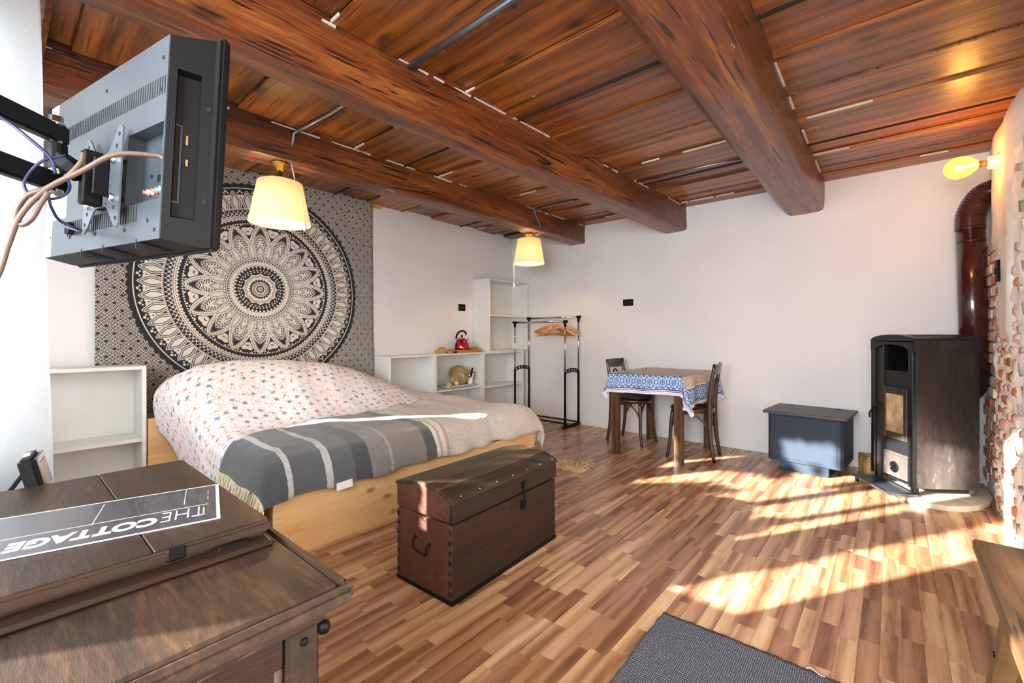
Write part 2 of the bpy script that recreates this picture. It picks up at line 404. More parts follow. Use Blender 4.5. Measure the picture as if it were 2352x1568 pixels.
for bi, (a, b) in enumerate(bays):
    for i in range(1, len(ys)-1):
        xx = a
        while xx < b-.1:
            L = q.uniform(.05, .4)
            if q.random() < .42:
                y = ys[i]+(bi*.013) % .03+(.026 if i % 2 else -.016)
                h = HC-.001
                quadbox(bm, xx, min(b, xx+L), y-.003, y+.002+q.uniform(0, .004), h, h+.012)
            xx += L*q.uniform(1.0, 2)
tag(obj('joint_filler', bm, M_flake, ce), kind='stuff')

# beams: hewn, slightly skew, standing proud of the boards
def beam(label, x0a, x1a, x0b, x1b, zb, cham=.03, seed=0, ya=-5.3, yb=0, z1=HC+.03):
    bm = bmesh.new(); n = 70; rings = []
    for i in range(n+1):
        t = i/n; y = yb+(ya-yb)*t; l = x0b+(x0a-x0b)*t; r = x1b+(x1a-x1b)*t
        prof = [(l, z1), (l, zb+cham), (l+cham*.5, zb+cham*.35), (l+cham, zb), ((l+r)/2, zb), (r-cham*.6, zb), (r-cham*.15, zb+cham*.2), (r, zb+cham*.7), (r, (zb+z1)/2), (r, z1)]
        ring = []
        for k, (x, z) in enumerate(prof):
            d = noise.noise(Vector((x*3+seed, y*2.2, z*4)))*.012+noise.noise(Vector((x*12+seed, y*9, z*12)))*.005
            ring.append(bm.verts.new((x+d*(-1 if k < 4 else 1), y, z+(d if 0 < k < len(prof)-1 else 0))))
        rings.append(ring)
    for A, Bq in zip(rings, rings[1:]):
        for k in range(len(A)-1): bm.faces.new((A[k], A[k+1], Bq[k+1], Bq[k]))
        bm.faces.new((A[-1], A[0], Bq[0], Bq[-1]))
    bm.faces.new(rings[0]); bm.faces.new(rings[-1][::-1])
    o = obj('ceiling_beam', bm, M_beam); smooth_angle(o, 28)
    tag(o, label, 'beam', 'ceiling beams'); o['kind'] = 'structure'
    # flakes of filler along the upper edge
    fb = bmesh.new(); q = random.Random(seed+3); y = yb-.05
    while y > ya+.3:
        L = q.uniform(.04, .3)
        if q.random() < .62:
            t = (y-yb)/(ya-yb); r = x1b+(x1a-x1b)*t; tt = (y-L-yb)/(ya-yb); r2 = x1b+(x1a-x1b)*tt
            w = q.uniform(.004, .012)
            ps = [(r+.010, y, HC-.002-w), (r+.010, y, HC-.002), (r2+.010, y-L, HC-.002), (r2+.010, y-L, HC-.002-w*q.uniform(.2, 1))]
            vs = [fb.verts.new(p) for p in ps]+[fb.verts.new((p[0]-.012, p[1], p[2])) for p in ps]
            for f in ((0, 1, 2, 3), (7, 6, 5, 4), (0, 4, 5, 1), (1, 5, 6, 2), (2, 6, 7, 3), (3, 7, 4, 0)): fb.faces.new([vs[z_] for z_ in f])
        y -= L*q.uniform(1, 2.2)
    tag(obj('edge_filler', fb, M_flake, o), kind='stuff')
    return o
beam('hewn beam nearest the tapestry wall, carrying both shaded lamps', .84, 1.04, .95, 1.165, 2.205, .03, 1)
beam('long middle beam running over the bed and chest', 1.92, 2.11, 2.12, 2.38, 2.18, .045, 11)
beam('thick beam nearest the stove, cracked along its underside', 3.30, 3.585, 3.24, 3.55, 2.17, .06, 21)
bm = B(1.06, 1.95, -4.68, -4.53, 2.27, 2.42, .02)
o = tag(obj('ceiling_beam', bm, M_beam), 'short cross beam by the curtain, set between two long beams', 'beam', 'ceiling beams'); o['kind'] = 'structure'

# ================================================================== cable ducts and lamps on the beams
def duct(label, pts, r=.011):
    o = obj('cable_duct', T_([p for p in pts], r, 6), M_zinc, smooth=True); return tag(o, label, 'cable duct', 'metal cable ducts on the ceiling')
duct('grey metal cable duct bending down the beam to the nearer shaded lamp', [(1.95, -3.362, HC-.006), (1.5, -3.37, HC-.008), (1.13, -3.40, HC-.012), (1.085, -3.42, HC-.03), (1.075, -3.43, 2.3), (1.07, -3.435, 2.21)], .012)
duct('short metal cable duct dropping to the farther shaded lamp', catmull([(1.63, -.985, HC-.008), (1.35, -.99, HC-.008), (1.17, -.98, HC-.014), (1.145, -.97, HC-.05), (1.15, -.90, 2.28), (1.11, -.84, 2.21), (1.06, -.84, 2.186)], 3), .010)
duct('thick shiny cable duct overhead between the middle beam and the stove beam', [(2.17, -3.345, HC-.008), (3.32, -3.345, HC-.008)], .016)
duct('dark worn cable duct between the middle beam and thick beam, nearer the back wall', [(2.34, -1.085, HC-.008), (3.3, -1.03, HC-.006)], .013)

ms_ = NT('lamp_shade_fabric'); ms_.set('f4e8c8', .9)
trl = ms_.new('ShaderNodeBsdfTranslucent'); trl.inputs[0].default_value = (*lin('ffe2a0'), 1); mxx = ms_.new('ShaderNodeMixShader'); mxx.inputs[0].default_value = .35
ms_.b.inputs['Emission Color'].default_value = (*lin('ffe2a0'), 1); ms_.b.inputs['Emission Strength'].default_value = .40
ms_.link(ms_.b.outputs[0], mxx.inputs[1]); ms_.link(trl.outputs[0], mxx.inputs[2]); ms_.link(mxx.outputs[0], ms_.out.inputs[0]); M_shade = ms_.m
def emis(name, c, st):
    s = NT(name); s.set(c, .4); s.b.inputs['Emission Color'].default_value = col4(c); s.b.inputs['Emission Strength'].default_value = st; return s.m
M_bulb = emis('lit_bulb', 'fff0c8', 9)
def shade_lamp(label, x, y, ztop, stem, zs1, zs0, r1, r0, cord):
    t = thing('ceiling_lamp', label, 'lamp', (x, y, ztop), 0, 'shaded lamps under the beam')
    obj('canopy', L_([(.055, 0), (.055, -.006), (.05, -.012), (.03, -.03), (.024, -.045), (.012, -.052)], 20), M_brass, t, True)
    obj('stem', L_([(.011, -.05), (.013, -.052-stem*.3), (.019, -.052-stem*.55), (.012, -.052-stem*.95), (.012, zs1-ztop-.04)], 14), M_brass if stem < .02 else M_darkwood, t, True)
    h1, h0 = zs1-ztop, zs0-ztop
    bm = L_([(r0, h0), (r1, h1)], 48, cap=False); obj('lamp_shade', bm, M_shade, t, True, solid=.003)
    bm = bmesh.new()
    tube(bm, [(r1*math.cos(a), r1*math.sin(a), h1) for a in np.linspace(0, 2*PI, 40, endpoint=False)], .0025, 5, closed=True)
    for k in range(3): tube(bm, [(0, 0, h1-.02), (r1*math.cos(k*2.09), r1*math.sin(k*2.09), h1)], .0018, 4)
    obj('shade_ring', bm, M_brass, t)
    obj('bulb', L_([(.012, h1-.03), (.016, h1-.05), (.03, h1-.09), (.034, h1-.115), (.026, h1-.145), (.004, h1-.155)], 16), M_bulb, t, True)
    obj('pull_cord', T_(catmull([(p[0]-x, p[1]-y, p[2]-ztop) for p in cord], 5), .0035, 5), M_white, t, True)
    e = cord[-1]; obj('cord_switch', L_([(.004, .02), (.010, .012), (.012, -.01), (.008, -.03), (.002, -.034)], 10, (e[0]-x, e[1]-y, e[2]-ztop)), M_white, t, True)
    light('bulb_light', 'POINT', (x, y, zs1-.195), 9, (1, .70, .36), shadow_soft_size=.025)
    return t
shade_lamp('nearer shaded ceiling lamp hanging before the tapestry, cord over its shade', 1.0, -3.47, 2.205, .06, 2.078, 1.815, .130, .180,
           [(1.07, -3.43, 2.20), (1.12, -3.42, 2.05), (1.155, -3.40, 1.95), (1.17, -3.395, 1.86), (1.17, -3.39, 1.79)])
shade_lamp('farther shaded ceiling lamp in the room corner above the clothes rack', .985, -.87, 2.195, .012, 2.14, 1.872, .124, .168,
           [(.96, -.93, 2.12), (.88, -.99, 1.92), (.875, -.995, 1.75), (.875, -.995, 1.64)])
# globe bulb on the right wall
M_amber = NT('amber_glass'); M_amber.set('ffc060', .15); M_amber.b.inputs['Emission Color'].default_value = (*lin('ffb040'), 1); M_amber.b.inputs['Emission Strength'].default_value = 1.25

tr = M_amber.new('ShaderNodeBsdfTransparent'); tr.inputs[0].default_value = (1, .8, .45, 1); mx = M_amber.new('ShaderNodeMixShader'); mx.inputs[0].default_value = .55
M_amber.link(M_amber.b.outputs[0], mx.inputs[1]); M_amber.link(tr.outputs[0], mx.inputs[2]); M_amber.link(mx.outputs[0], M_amber.out.inputs[0]); M_amber = M_amber.m
t = thing('wall_lamp', 'bare amber globe bulb glowing on a round socket high on the right wall', 'lamp', (RW-.045, -.80, 2.125))
MX = Matrix.Rotation(rad(-90), 4, 'Y') @ Matrix.Identity(4)
obj('wall_socket', L_([(.05, 0), (.05, .012), (.042, .02), (.038, .05), (.028, .055)], 20, M=MX), M_white, t, True)
obj('bulb_cap', L_([(.018, .052), (.02, .085), (.022, .09)], 14, M=MX), M_brass, t, True)
obj('globe_bulb', L_([(.018, .088), (.03, .10), (.052, .125), (.064, .155), (.066, .185), (.055, .215), (.03, .238), (.004, .245)], 24, M=MX), M_amber, t, True)
obj('filament', T_([(-.10, 0, 0), (-.12, .012, .01), (-.19, .014, -.008), (-.19, -.014, .008), (-.12, -.012, -.01)], .004, 5), emis('filament_glow', 'ffe0a0', 30), t)
light('wall_bulb_light', 'POINT', (RW-.2, -.80, 2.125), 7, (1, .62, .25), shadow_soft_size=.06)
# ================================================================== WALL TAPESTRY (its print is drawn here, ring by ring)
def sst(x, w=.004): return np.clip(x/w+.5, 0, 1)
def mandala(w=1500, h=1390):
    Y0, Y1_, Z0_, Z1_ = -4.245, -2.18, .55, 2.45
    y = np.linspace(Y0, Y1_, w)[None, :]; z = np.linspace(Z0_, Z1_, h)[:, None]
    dx = (y+3.235); dy = (z-1.475)
    # stretch across, as the cloth hangs
    r = np.hypot(dx, dy); a = np.arctan2(dx, -dy)
    L = np.ones_like(r); px = .0028
    def ring(r0, r1, v):
        nonlocal L; m = sst(r-r0, px)*sst(r1-r, px); L = L*(1-m)+m*v
    def dots(rc, n, rad_, v, ph=0, bg=None):
        nonlocal L; k = 2*PI/n; aa = (a+ph*k+k/2) % k-k/2; d = np.hypot(rc*aa, r-rc); m = sst(rad_-d, px); L = L*(1-m)+m*v
    def zig(rc, amp, n, th, v, ph=0):
        nonlocal L; k = 2*PI/n; t = np.abs(((a/k+ph) % 1)*2-1)*2-1; m = sst(th-np.abs(r-rc-amp*t), px); L = L*(1-m)+m*v
    def saw(r0, amp, n, v, inner=True, ph=0):
        nonlocal L; k = 2*PI/n; t = np.abs(((a/k+ph) % 1)*2-1); e = r0+amp*t
        m = sst(e-r if inner else r-e, px)*sst(np.abs(amp)+.003-np.abs(r-r0), px); L = L*(1-m)+m*v
    def petal(r0, r1, n, wid, ph=0, pw=.75):
        """signed distance-like value: positive inside a pointed petal"""
        k = 2*PI/n; aa = ((a+ph*k+k/2) % k-k/2)/k; t = np.clip((r-r0)/(r1-r0), 0, 1)
        hw = wid*np.where(t < .45, np.sqrt(np.clip(1-((t-.45)/.62)**2, 0, 1)), np.clip(1-((t-.45)/.55), 0, 1)**pw*1.0)
        s_ = np.where((r > r0) & (r < r1), (hw-np.abs(aa))*k*np.maximum(r, .02), -1)
        return s_, aa, t, k
    def fill(s_, v, off=0):
        nonlocal L; m = sst(s_-off, px); L = L*(1-m)+m*v
    # outside field: lattice of diamonds and scrolls
    f = 62; u_ = y*1.0; 
    P_ = .083; yy = (y/P_); zz = (z/(P_*.62)); row = np.floor(zz); uu = (yy+(row % 2)*.5) % 1-.5; ww = zz % 1-.5
    d1 = np.abs(uu)*1.7+np.abs(ww)*1.25
    bgp = (np.sin(d1*26)+.7*np.sin((y*1.0+z*.0)*230)*np.sin(z*260)+.5*np.sin(y*410+3*np.sin(z*160))) > .08
    bgp = np.where(d1 < .30, 0, bgp*1.0); bgp = np.where((d1 > .30) & (d1 < .38), 1, bgp)
    L = bgp*1.0
    k = 2*PI/96; sc = np.abs(np.sin(a/k*PI)); m = sst(.846+.014*sc-r, px); L = L*(1-m)                 # scalloped black rim
    ring(.815, .822, 1)
    # outermost band of leaf arches
    n = 48
    for ph in (0, .5):
        s_, aa, t, kk = petal(.655, .80 if ph == 0 else .79, n, .5, ph, .8)
        if ph == 0:
            fill(s_, 1); fill(s_, 0, .007); fill(s_, 1, .013); fill(s_, 0, .020); fill(s_, 1, .026)
    dots(.795, n, .009, 1, .5); dots(.782, n, .006, 1, .35); dots(.782, n, .006, 1, .65); dots(.745, n, .015, 1, .5); dots(.758, n, .010, 1, .38); dots(.758, n, .010, 1, .62); dots(.745, n, .005, 0, .5)
    ring(.648, .660, 1); dots(.654, 260, .0035, 0)
    ring(.600, .648, 0); zig(.627, .014, 120, .0035, 1); zig(.612, .012, 120, .004, 1, .5); dots(.640, 120, .004, 1)
    ring(.555, .600, 1); dots(.578, 200, .0042, 0); ring(.590, .594, 0); saw(.560, .012, 130, 0, True)
    ring(.548, .556, 0); dots(.540, 190, .0055, 1)
    m = sst(.546-r, px); L = L*(1-m); dots(.536, 180, .0058, 1)
    # flowers between the great petals
    for q, o_ in ((.475, 0), (.485, .12), (.485, -.12), (.458, .2), (.458, -.2)): dots(q, 16, .030 if o_ == 0 else .024, 1, .5+o_)
    dots(.468, 16, .012, 0, .5); dots(.462, 16, .010, 1, .5)
    for o_ in (-.32, .32): dots(.515, 16, .009, 1, .5+o_)
    dots(.527, 16, .007, 1, .5+.2); dots(.527, 16, .007, 1, .5-.2)
    for ph in (0, .5)[:1]:
        s_, aa, t, kk = petal(.25, .532, 16, .56, ph, .62)
        fill(s_, 0, -.006); fill(s_, 1); fill(s_, 0, .030); 
        m = sst(.0035-np.abs(s_-.015), px)*((np.sin(r*520) > .1)); L = np.where(m > .5, 0, L)
        m = sst(.003-np.abs(s_-.036), px)*((np.sin(r*620) > -.1)); L = np.where(m > .5, 1, L)
    s_, aa, t, kk = petal(.24, .455, 16, .50, 0, .72)
    fill(s_, 1, -.003); fill(s_, 0, .005); m = (np.abs(s_-.013) < .0055) & (np.sin(r*420) > -.2); L = np.where(m, 1, L); fill(s_, 1, .021)
    m = (np.abs(s_-.032) < .006) & (np.sin(r*330) > .1); L = np.where(m, 0, L)
    s_, aa, t, kk = petal(.265, .365, 16, .27, 0, .8)
    fill(s_, 0); fill(s_, 1, .0045); fill(s_, 0, .0095); fill(s_, 1, .013); dots(.292, 16, .008, 0); dots(.292, 16, .005, 1)
    s_, aa, t, kk = petal(.25, .40, 16, .22, .5, .8); fill(s_, 1, -.004); m = (np.abs(s_-.008) < .003) & (np.sin(r*600) > 0); L = np.where(m, 0, L)
    # hub
    m = sst(.272-r, px); L = L*(1-m)+m
    ring(.264, .268, 0); ring(.218, .241, 0); dots(.2295, 72, .0075, 1); dots(.253, 72, .0045, 0); zig(.253, .006, 72, .002, 0)
    ring(.186, .196, 1); m = sst(.196-r, px); L = L*(1-m)
    saw(.196, -.024, 40, 1, False); zig(.192, .010, 40, .0022, 0)
    dots(.158, 40, .0060, 1); dots(.142, 34, .0055, 1, .3)
    k = 2*PI/12; t = np.abs(np.sin(a/k*PI)); e = .118+.014*(1-t); m = sst(e-r, px); L = L*(1-m)+m
    for q in (.108, .098): m = sst(.0018-np.abs(r-q-.008*(1-t)), px); L = L*(1-m)
    k = 2*PI/22; t = np.abs(np.sin(a/k*PI)); e = .070+.012*t; m = sst(e-r, px); L = L*(1-m); ring(0, .062, 1)
    ring(.040, .056, 0); dots(.048, 26, .0045, 1); ring(.020, .030, 0); dots(.012, 7, .004, 0); dots(0.0001, 1, .004, 0)
    dark = np.array(lin('25262b')); lightc = np.array(lin('d2ccc4'))
    img = dark[None, None]*(1-L[..., None])+lightc[None, None]*L[..., None]
    srgb = np.where(img <= .0031308, img*12.92, 1.055*img**(1/2.4)-.055)
    return srgb
M_tap = image_mat('tapestry_print', mandala(), .9, bump=.2)
def tap(u, v_):
    y = -4.245+2.065*u; z = .55+(2.452-.55)*v_
    fold = .018+.010*math.sin(u*9+v_*2)+.010*math.sin(u*23+1.5*math.sin(v_*3))*(1-v_*.6)+.016*max(0, math.sin((u*1.2+v_*.8)*6))**6*(1-v_)
    return (fold, y, z-.012*math.sin(u*PI*5)**2*(v_ > .98))
o = obj('wall_tapestry', one(grid, 90, 80, tap, lambda u, v_: (u, v_)), M_tap, smooth=True, solid=.003)
tag(o, 'black and white mandala tapestry hung on the wall over the bed', 'tapestry')
o = tag(obj('wooden_block', B(0.002, .035, -2.17, -2.10, 2.385, 2.43, .003), M_pineX), 'small wooden block under the ceiling at the tapestry corner', 'block')

# ================================================================== WHITE SHELVES
M_mel2 = plain('white_shelf_back', 'dedfdc', .6, var=.01)
def shelf_unit(label, y0, y1, z0, z1, shelves, depth=.28, th=.018, group='white shelf units', toe=.05):
    t = thing('bookcase', label, 'bookcase', (.050 if y0 < -4 else .004, y0, z0), 0, group); W_ = y1-y0; H_ = z1-z0
    for nm, a, b in (('side_panel', 0, th), ('side_panel', W_-th, W_)): obj(nm, B(0, depth, a, b, 0, H_, .0012), M_melamine, t)
    obj('top_panel', B(0, depth-.0005, th, W_-th, H_-th, H_, .001), M_melamine, t)
    zb = toe if toe else .0
    obj('bottom_panel', B(0, depth-.0005, th, W_-th, zb, zb+th, .001), M_melamine, t)
    if toe: obj('toe_board', B(depth-.03, depth-.012, th, W_-th, 0, zb), M_melamine, t)
    obj('back_panel', B(0.001, .006, th, W_-th, zb+th, H_-th), M_mel2, t)
    for s_ in shelves: obj('shelf', B(.007, depth-.006, th+.0006, W_-th-.0006, s_-z0-th/2, s_-z0+th/2, .001), M_melamine, t)
    bm = bmesh.new()
    for yy in (th+.0004, W_-th-.0004):
        for xx in (.05, depth-.045):
            for kk in range(5): 
                zc = H_*.5+(kk-2)*.032
                lathe(bm, [(.0028, 0), (.0028, .0006)], 6, M=Matrix.Translation((xx, yy, zc)) @ Matrix.Rotation(rad(90 if yy > W_/2 else -90), 4, 'X'))
    obj('peg_hole', bm, M_gap, t)['kind'] = 'stuff'
    return t
shelf_unit('low white bookcase left of the bed, half behind the curtain', -4.74, -4.03, 0, .897, [.42], th=.022)
shelf_unit('low white bookcase touching the right side of the bed head, empty', -2.17, -1.60, 0, .885, [.47])
shelf_unit('low white bookcase carrying the kettle tray, dishes on its shelf', -1.598, -.862, 0, .889, [.483])
shelf_unit('low white bookcase in the corner behind the clothes rack', -.86, -.10, 0, .885, [.465])
shelf_unit('upper white bookcase stacked on the corner one, reaching highest', -.765, -.012, .886, 1.785, [1.335], toe=0)

# ---- bamboo tray, kettle and its plug
t = thing('serving_tray', 'bamboo tray with raised ends on the white bookcase, under the kettle', 'tray', (.15, -1.14, .890))
obj('tray_base', B(-.115, .115, -.25, .25, 0, .008, .002), M_bamboo, t)
for s_ in (-1, 1): obj('long_side', B(s_*.115-.006, s_*.115+.006, -.25, .25, 0, .032, .003), M_bamboo, t)
for s_ in (-1, 1):
    pts = [(-.12, 0), (.12, 0), (.12, .03), (.085, .036), (.055, .052), (-.055, .052), (-.085, .036), (-.12, .03)]
    bm = bmesh.new(); yb_ = s_*.256
    prism(bm, [(p, q) for p, q in pts], 'Y', yb_-.006, yb_+.006, .002); obj('end_handle', bm, M_bamboo, t)
    obj('grip_bar', T_([(-.05, yb_-s_*.0, .058), (.05, yb_, .058)], .007, 8), M_bamboo, t, True)
M_red = plain('red_enamel_metal', 'b01428', .16, .55, var=.03, Coat_Weight=.8)
t = thing('kettle', 'red dome kettle with black handle standing on the bamboo tray', 'kettle', (.15, -1.09, .899))
obj('base', L_([(.088, 0), (.09, .004), (.088, .016), (.085, .02)], 32), M_black, t, True)
prof = [(.085, .02), (.088, .03), (.087, .06), (.08, .095), (.068, .125), (.052, .145), (.045, .150)]
obj('body', L_(prof, 40), M_red, t, True)
obj('water_gauge', B(-.012, .012, -.0925, -.083, .03, .10, .003), M_black, t)
obj('lid', L_([(.046, .149), (.044, .156), (.03, .162), (.012, .165), (.006, .166)], 28), M_steel, t, True)
obj('lid_knob', L_([(.006, .165), (.006, .172), (.012, .178), (.013, .186), (.008, .194), (.001, .196)], 16), M_black, t, True)
obj('spout', T_([(0, .066, .118), (0, .088, .135), (0, .104, .150)], [.016, .012, .009], 12), M_steel, t, True)
hp_ = [(0, -.070, .120), (0, -.088, .16), (0, -.075, .205), (0, -.035, .235), (0, .012, .243), (0, .055, .228), (0, .070, .19)]
obj('handle', T_(catmull(hp_, 5), [.006]*4+[.011]*25+[.006]*2, 10), M_black, t, True)
obj('handle_bracket', T_([(0, -.062, .118), (0, -.092, .15)], .005, 8), M_steel, t, True)
o = obj('power_cord', T_(catmull([(.25, -1.42, .902), (.262, -1.36, .900), (.26, -1.34, .906), (.275, -1.32, .905), (.277, -1.30, .906)], 5), .004, 6), M_black, smooth=True)
tag(o, 'black kettle plug and cord lying at the left end of the bamboo tray', 'cord')
obj('plug', one(lambda bm: (quadbox(bm, .262, .285, -1.33, -1.285, .891, .912, .006), tube(bm, [(.270, -1.285, .905), (.270, -1.265, .905)], .0022, 6), tube(bm, [(.278, -1.285, .905), (.278, -1.265, .905)], .0022, 6))), M_black, o)

# ---- dish rack tray with plates, cup of utensils and roll
M_greyp = plain('light_grey_plastic', 'a9acae', .5)
t = thing('dish_tray', 'grey plastic dish tray on the shelf below the kettle', 'tray', (.17, -1.18, .4925))
bm = bmesh.new()
quadbox(bm, -.09, .09, -.21, .21, .006, .012, .002)
for s_ in (-1, 1):
    quadbox(bm, s_*.09-.004, s_*.09+.004, -.21, .21, .006, .032, .002); quadbox(bm, -.09, .09, s_*.21-.004, s_*.21+.004, .006, .032, .002)
obj('tray_body', bm, M_greyp, t)
for a in (-1, 1):
    for b in (-1, 1): obj('tray_foot', B(a*.075-.01, a*.075+.01, b*.18-.012, b*.18+.012, 0, .007, .002), M_greyp, t)
M_olive = plain('olive_glazed_plate', '8a7a4c', .3, var=.08)
def plate(label, loc, r, tilt, yaw):
    o = obj('dinner_plate', L_([(.001, .0), (r*.55, .0), (r*.62, .004), (r*.95, .018), (r, .020), (r*.98, .024), (r*.6, .010), (r*.5, .007), (.001, .006)], 40, cap=False), M_olive, smooth=True)
    o.location = loc; o.rotation_euler = (0, rad(tilt), rad(yaw)); return tag(o, label, 'plate', 'olive plates leaning in the dish tray')
plate('larger olive plate leaning at the back of the dish tray', (.135, -1.135, .625), .115, 74, -34)
plate('smaller olive plate leaning in front of the larger one', (.168, -1.155, .597), .090, 74, -34)
t = thing('utensil_cup', 'white cup holding kitchen utensils at the right of the plates', 'cup', (.19, -.995, .5055))
obj('cup_body', L_([(.028, 0), (.030, .004), (.030, .085), (.027, .085), (.026, .006), (.001, .006)], 24, cap=False), M_white, t, True)
obj('cup_bottom', L_([(.0279, .0), (.0279, .004)], 24), M_white, t)
def utensil(name, label, a, b, col_, w=.008, flat=True):
    a = Vector(a); b = Vector(b); d = (b-a); bm = bmesh.new(); tube(bm, [a, a+d*.45], .0035, 6); tube(bm, [a+d*.42, a+d*.6, a+d*.95, b], [.005, w, w, w*.6], 8)
    tag(obj(name, bm, col_, smooth=True), label, 'utensil', 'utensils in the white cup')
utensil('black_knife', 'black handled knife, tallest in the white utensil cup', (.186, -.998, .52), (.20, -.966, .705), M_black, .010)
utensil('wooden_spatula', 'brown wooden spatula at the right of the utensil cup', (.196, -.988, .52), (.205, -.945, .655), M_darkwood, .011)
utensil('steel_fork', 'steel utensil leaning between plates and knife', (.183, -1.006, .52), (.185, -1.008, .64), M_steel, .008)
utensil('white_spoon', 'white handled utensil beside the wooden spatula', (.196, -1.0, .52), (.222, -.968, .645), M_white, .007)
M_straw = plain('straw_fibres', 'c8a468', .9, var=.2, scale=60)
t = thing('bristle_brush', 'rolled cloth with brown paper band lying in the dish tray', 'roll', (.225, -1.30, .535), rad(8))
MR = Matrix.Rotation(rad(-90), 4, 'X')
obj('straw_end', L_([(.030, -.085), (.027, -.05), (.026, -.04)], 18, M=MR), M_straw, t, True)
obj('paper_band', L_([(.0285, -.05), (.029, -.045), (.029, .01), (.0285, .012)], 24, M=MR), plain('brown_paper', '9a6430', .8), t, True)
obj('cloth_roll', L_([(.027, .01), (.030, .02), (.031, .06), (.028, .078), (.018, .084), (.006, .082)], 20, M=MR), plain('cream_cloth', 'e6dfd0', .9), t, True)

# ================================================================== OUTLETS
def outlet(label, loc, rz, w=.125, h=.075, n=2):
    t = thing('wall_outlet', label, 'outlet', loc, rz, None)
    obj('cover_plate', B(-w/2, w/2, -.010, -.0005, -h/2, h/2, .004), M_black, t)
    for k in range(n):
        cx_ = (k-(n-1)/2)*w*.42; Mo = Matrix.Translation((cx_, -.0102, 0)) @ Matrix.Rotation(rad(90), 4, 'X')
        obj('socket', L_([(.021, 0), (.021, .003), (.018, .003), (.017, -.002), (.001, -.002)], 20, M=Mo, cap=False), M_black, t, True)
        obj('socket_contact', one(lambda bm: [lathe(bm, [(.0025, 0), (.0025, .0016)], 8, M=Matrix.Translation((cx_+s_*.009, -.0090, 0)) @ Matrix.Rotation(rad(90), 4, 'X')) for s_ in (-1, 1)]), M_steel, t)
outlet('black double outlet on the back wall above the table', (1.73, -.0, 1.462), 0)
outlet('black outlet plate on the left wall beside the tallest bookcase', (0, -.955, 1.43), rad(90), .115, .085)
t = outlet('black outlet on the rough right wall beside the flue pipe', (RW-.055, -.80, 1.475), rad(-90), .10, .13, 1)
# ================================================================== CLOTHES RACK AND HANGERS
t = thing('clothes_rack', 'black and chrome double-bar clothes rack in the corner', 'clothes rack', (.7, -.18, 0))
RX = (-.375, .395)
for xx in RX:
    bm = bmesh.new(); pts = [(-.20, 0), (.17, 0), (.175, .018), (.16, .034), (-.165, .034), (-.195, .02)]
    prism(bm, pts, 'X', xx-.017, xx+.017, .004); obj('foot_bar', bm, M_black, t)
    for yy, zt in ((-.15, 1.252), (.14, 1.315)):
        obj('lower_post', T_([(xx, yy, .03), (xx, yy, .66)], .0135, 12), M_black, t, True)
        obj('upper_post', T_([(xx, yy, .66), (xx, yy, zt-.03)], .0105, 12), M_steel, t, True)
        bm = bmesh.new(); tube(bm, [(xx, yy, zt-.055), (xx, yy, zt+.01)], .0155, 12); tube(bm, [(xx-.03 if xx < 0 else xx-.02, yy, zt), (xx+.02 if xx < 0 else xx+.03, yy, zt)], .017, 12)
        obj('corner_joint', bm, M_black, t, True)
    # bridge with round holes
    bm = bmesh.new(); n = 40
    for s0 in range(1):
        top, bot = [], []
        for i in range(n+1):
            u = i/n; y = -.15+.29*u; z = .655+.024*math.sin(u*PI)
            ph = (u*5.6-.3) % 1; inside = .05 < u < .95 and .18 < ph < .82
            top.append((y, z)); 
        for i in range(n):
            (ya, za), (yb_, zb_) = top[i], top[i+1]
            uc = (i+.5)/n; ph = (uc*5) % 1; hole = .5*math.sqrt(max(0, 1-((ph-.5)/.34)**2))*.030
            def slab(z0a, z1a, z0b, z1b):
                vs = [bm.verts.new(p) for p in ((xx-.005, ya, z0a), (xx+.005, ya, z0a), (xx+.005, yb_, z0b), (xx-.005, yb_, z0b), (xx-.005, ya, z1a), (xx+.005, ya, z1a), (xx+.005, yb_, z1b), (xx-.005, yb_, z1b))]
                for f in ((0, 3, 2, 1), (4, 5, 6, 7), (0, 1, 5, 4), (1, 2, 6, 5), (2, 3, 7, 6), (3, 0, 4, 7)): bm.faces.new([vs[q_] for q_ in f])
            slab(za+hole, za+.022, zb_+hole, zb_+.022); slab(za-.022, za-hole, zb_-.022, zb_-hole)
    obj('side_bridge', bm, M_black, t)
for yy, zt in ((-.15, 1.252), (.14, 1.315)): obj('hanging_bar', T_([(RX[0], yy, zt), (RX[1], yy, zt)], .0115, 12), M_steel, t, True)
for yy in (-.11, .10): obj('bottom_bar', T_([(RX[0], yy, .045), (RX[1], yy, .045)], .009, 10), M_black, t, True)
